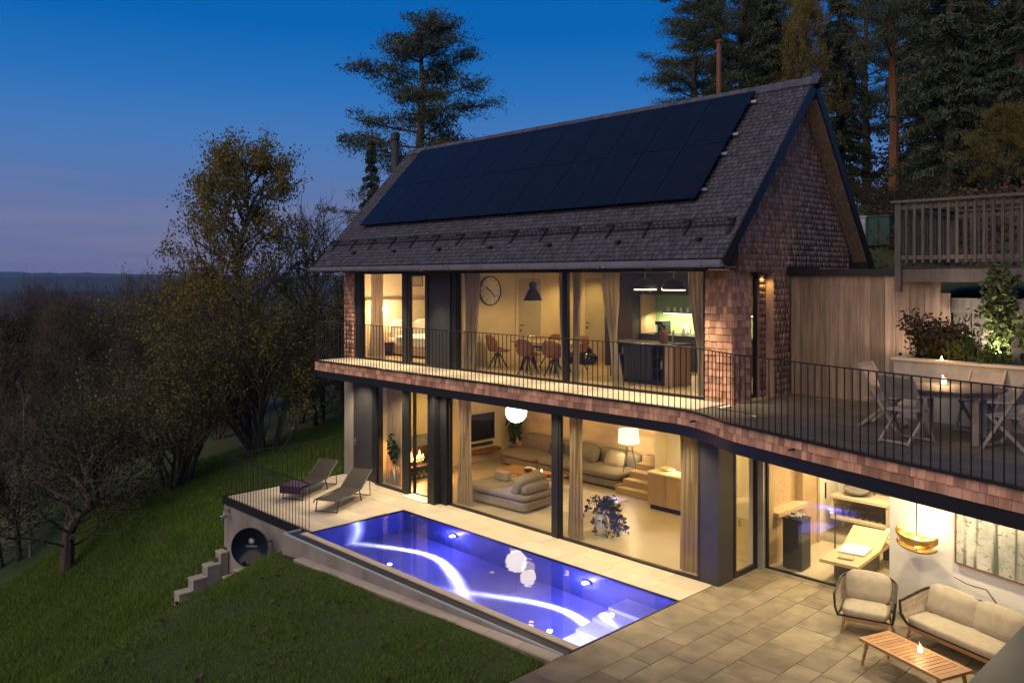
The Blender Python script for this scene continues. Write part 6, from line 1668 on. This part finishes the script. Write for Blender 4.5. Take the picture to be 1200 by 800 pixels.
# dark ivy behind the parapet at the lower right corner
tag(quads('ivy', 'darkleaf', *leaf_cluster(2600, (.5, 2.6, .5), .08, 5, base=(17.0, -4.2, .55))), 'dark ivy mass behind the parapet wall', 'ivy', kind='stuff')

# ------------------------------------------------------------------ grass blades
MT['blade'] = LEAF('grass_blade', [(.075, .165, .016), (.11, .23, .026), (.18, .22, .038), (.12, .15, .03)], trans=.3)
nr = np.random.RandomState(9)
def blades(n, x0, x1, y0, y1, keep, hmin, hmax, wd_):
    X = nr.uniform(x0, x1, n); Y = nr.uniform(y0, y1, n); k = keep(X, Y); X, Y = X[k], Y[k]; Z = ground(X, Y) - .01
    hh = nr.uniform(hmin, hmax, len(X)) * (.55 + .9 * (np.sin(X * 2.1 + 1.3 * np.sin(Y * 1.7)) * np.sin(Y * 2.7 + np.sin(X * 3.1)) * .5 + .5)); a = nr.rand(len(X)) * 6.28; ln = nr.normal(size=(len(X), 2)) * .45
    V = np.empty((len(X), 3, 3), np.float32); c, s = np.cos(a) * wd_, np.sin(a) * wd_
    V[:, 0] = np.stack([X - c, Y - s, Z], 1); V[:, 1] = np.stack([X + c, Y + s, Z], 1)
    V[:, 2] = np.stack([X + ln[:, 0] * hh, Y + ln[:, 1] * hh, Z + hh], 1); return V.reshape(-1, 3)
lawn = lambda X, Y: ((Y < -4.51) | ((X < 2.9) & (Y < -4.3)) | (X < 1.9)) & ~((X > 10.5) & (Y > -7.3))
V1 = blades(190000, -1.7, 13, -10.5, -4.0, lawn, .03, .075, .008)
V2 = blades(70000, -1.7, 5, -10.5, -4.0, lambda X, Y: lawn(X, Y) & (ground(X, Y) < -.75), .06, .16, .009)
V3 = blades(210000, -13, -2.1, -13, 6, lambda X, Y: np.ones_like(X, bool), .06, .18, .013)
tag(link('grass', npmesh('grass', 'blade', np.concatenate([V1, V2, V3]), 3)), 'short grass of the lawn and the steep slope', 'grass', kind='stuff')

LX = nr.uniform(-9, 11, 900); LY = nr.uniform(-10, -1, 900); k = (LX < -2.2) | (LY < -4.7); LX, LY = LX[k], LY[k]
tag(quads('fallen_leaves', 'brownleaf', *leaf_arr(np.stack([LX, LY, ground(LX, LY) + .06], 1), .07, nr, .7)), 'fallen brown leaves scattered over the lawn and slope', 'leaves', kind='stuff')

# ------------------------------------------------------------------ evening haze over the valley
hz = MB().bb(-6600, 6600, -6600, 6600, -330, 95)
hm = bpy.data.materials.new('haze'); hm.use_nodes = True; n_ = hm.node_tree.nodes; l_ = hm.node_tree.links
n_.remove(n_['Principled BSDF']); pv_ = n_.new('ShaderNodeVolumePrincipled'); pv_.inputs['Color'].default_value = (.32, .58, 1, 1); pv_.inputs['Density'].default_value = .0001
l_.new(pv_.outputs[0], n_['Material Output'].inputs['Volume'])
tag(hz.build('haze', hm), 'thin blue evening haze over the valley', 'haze', kind='stuff')
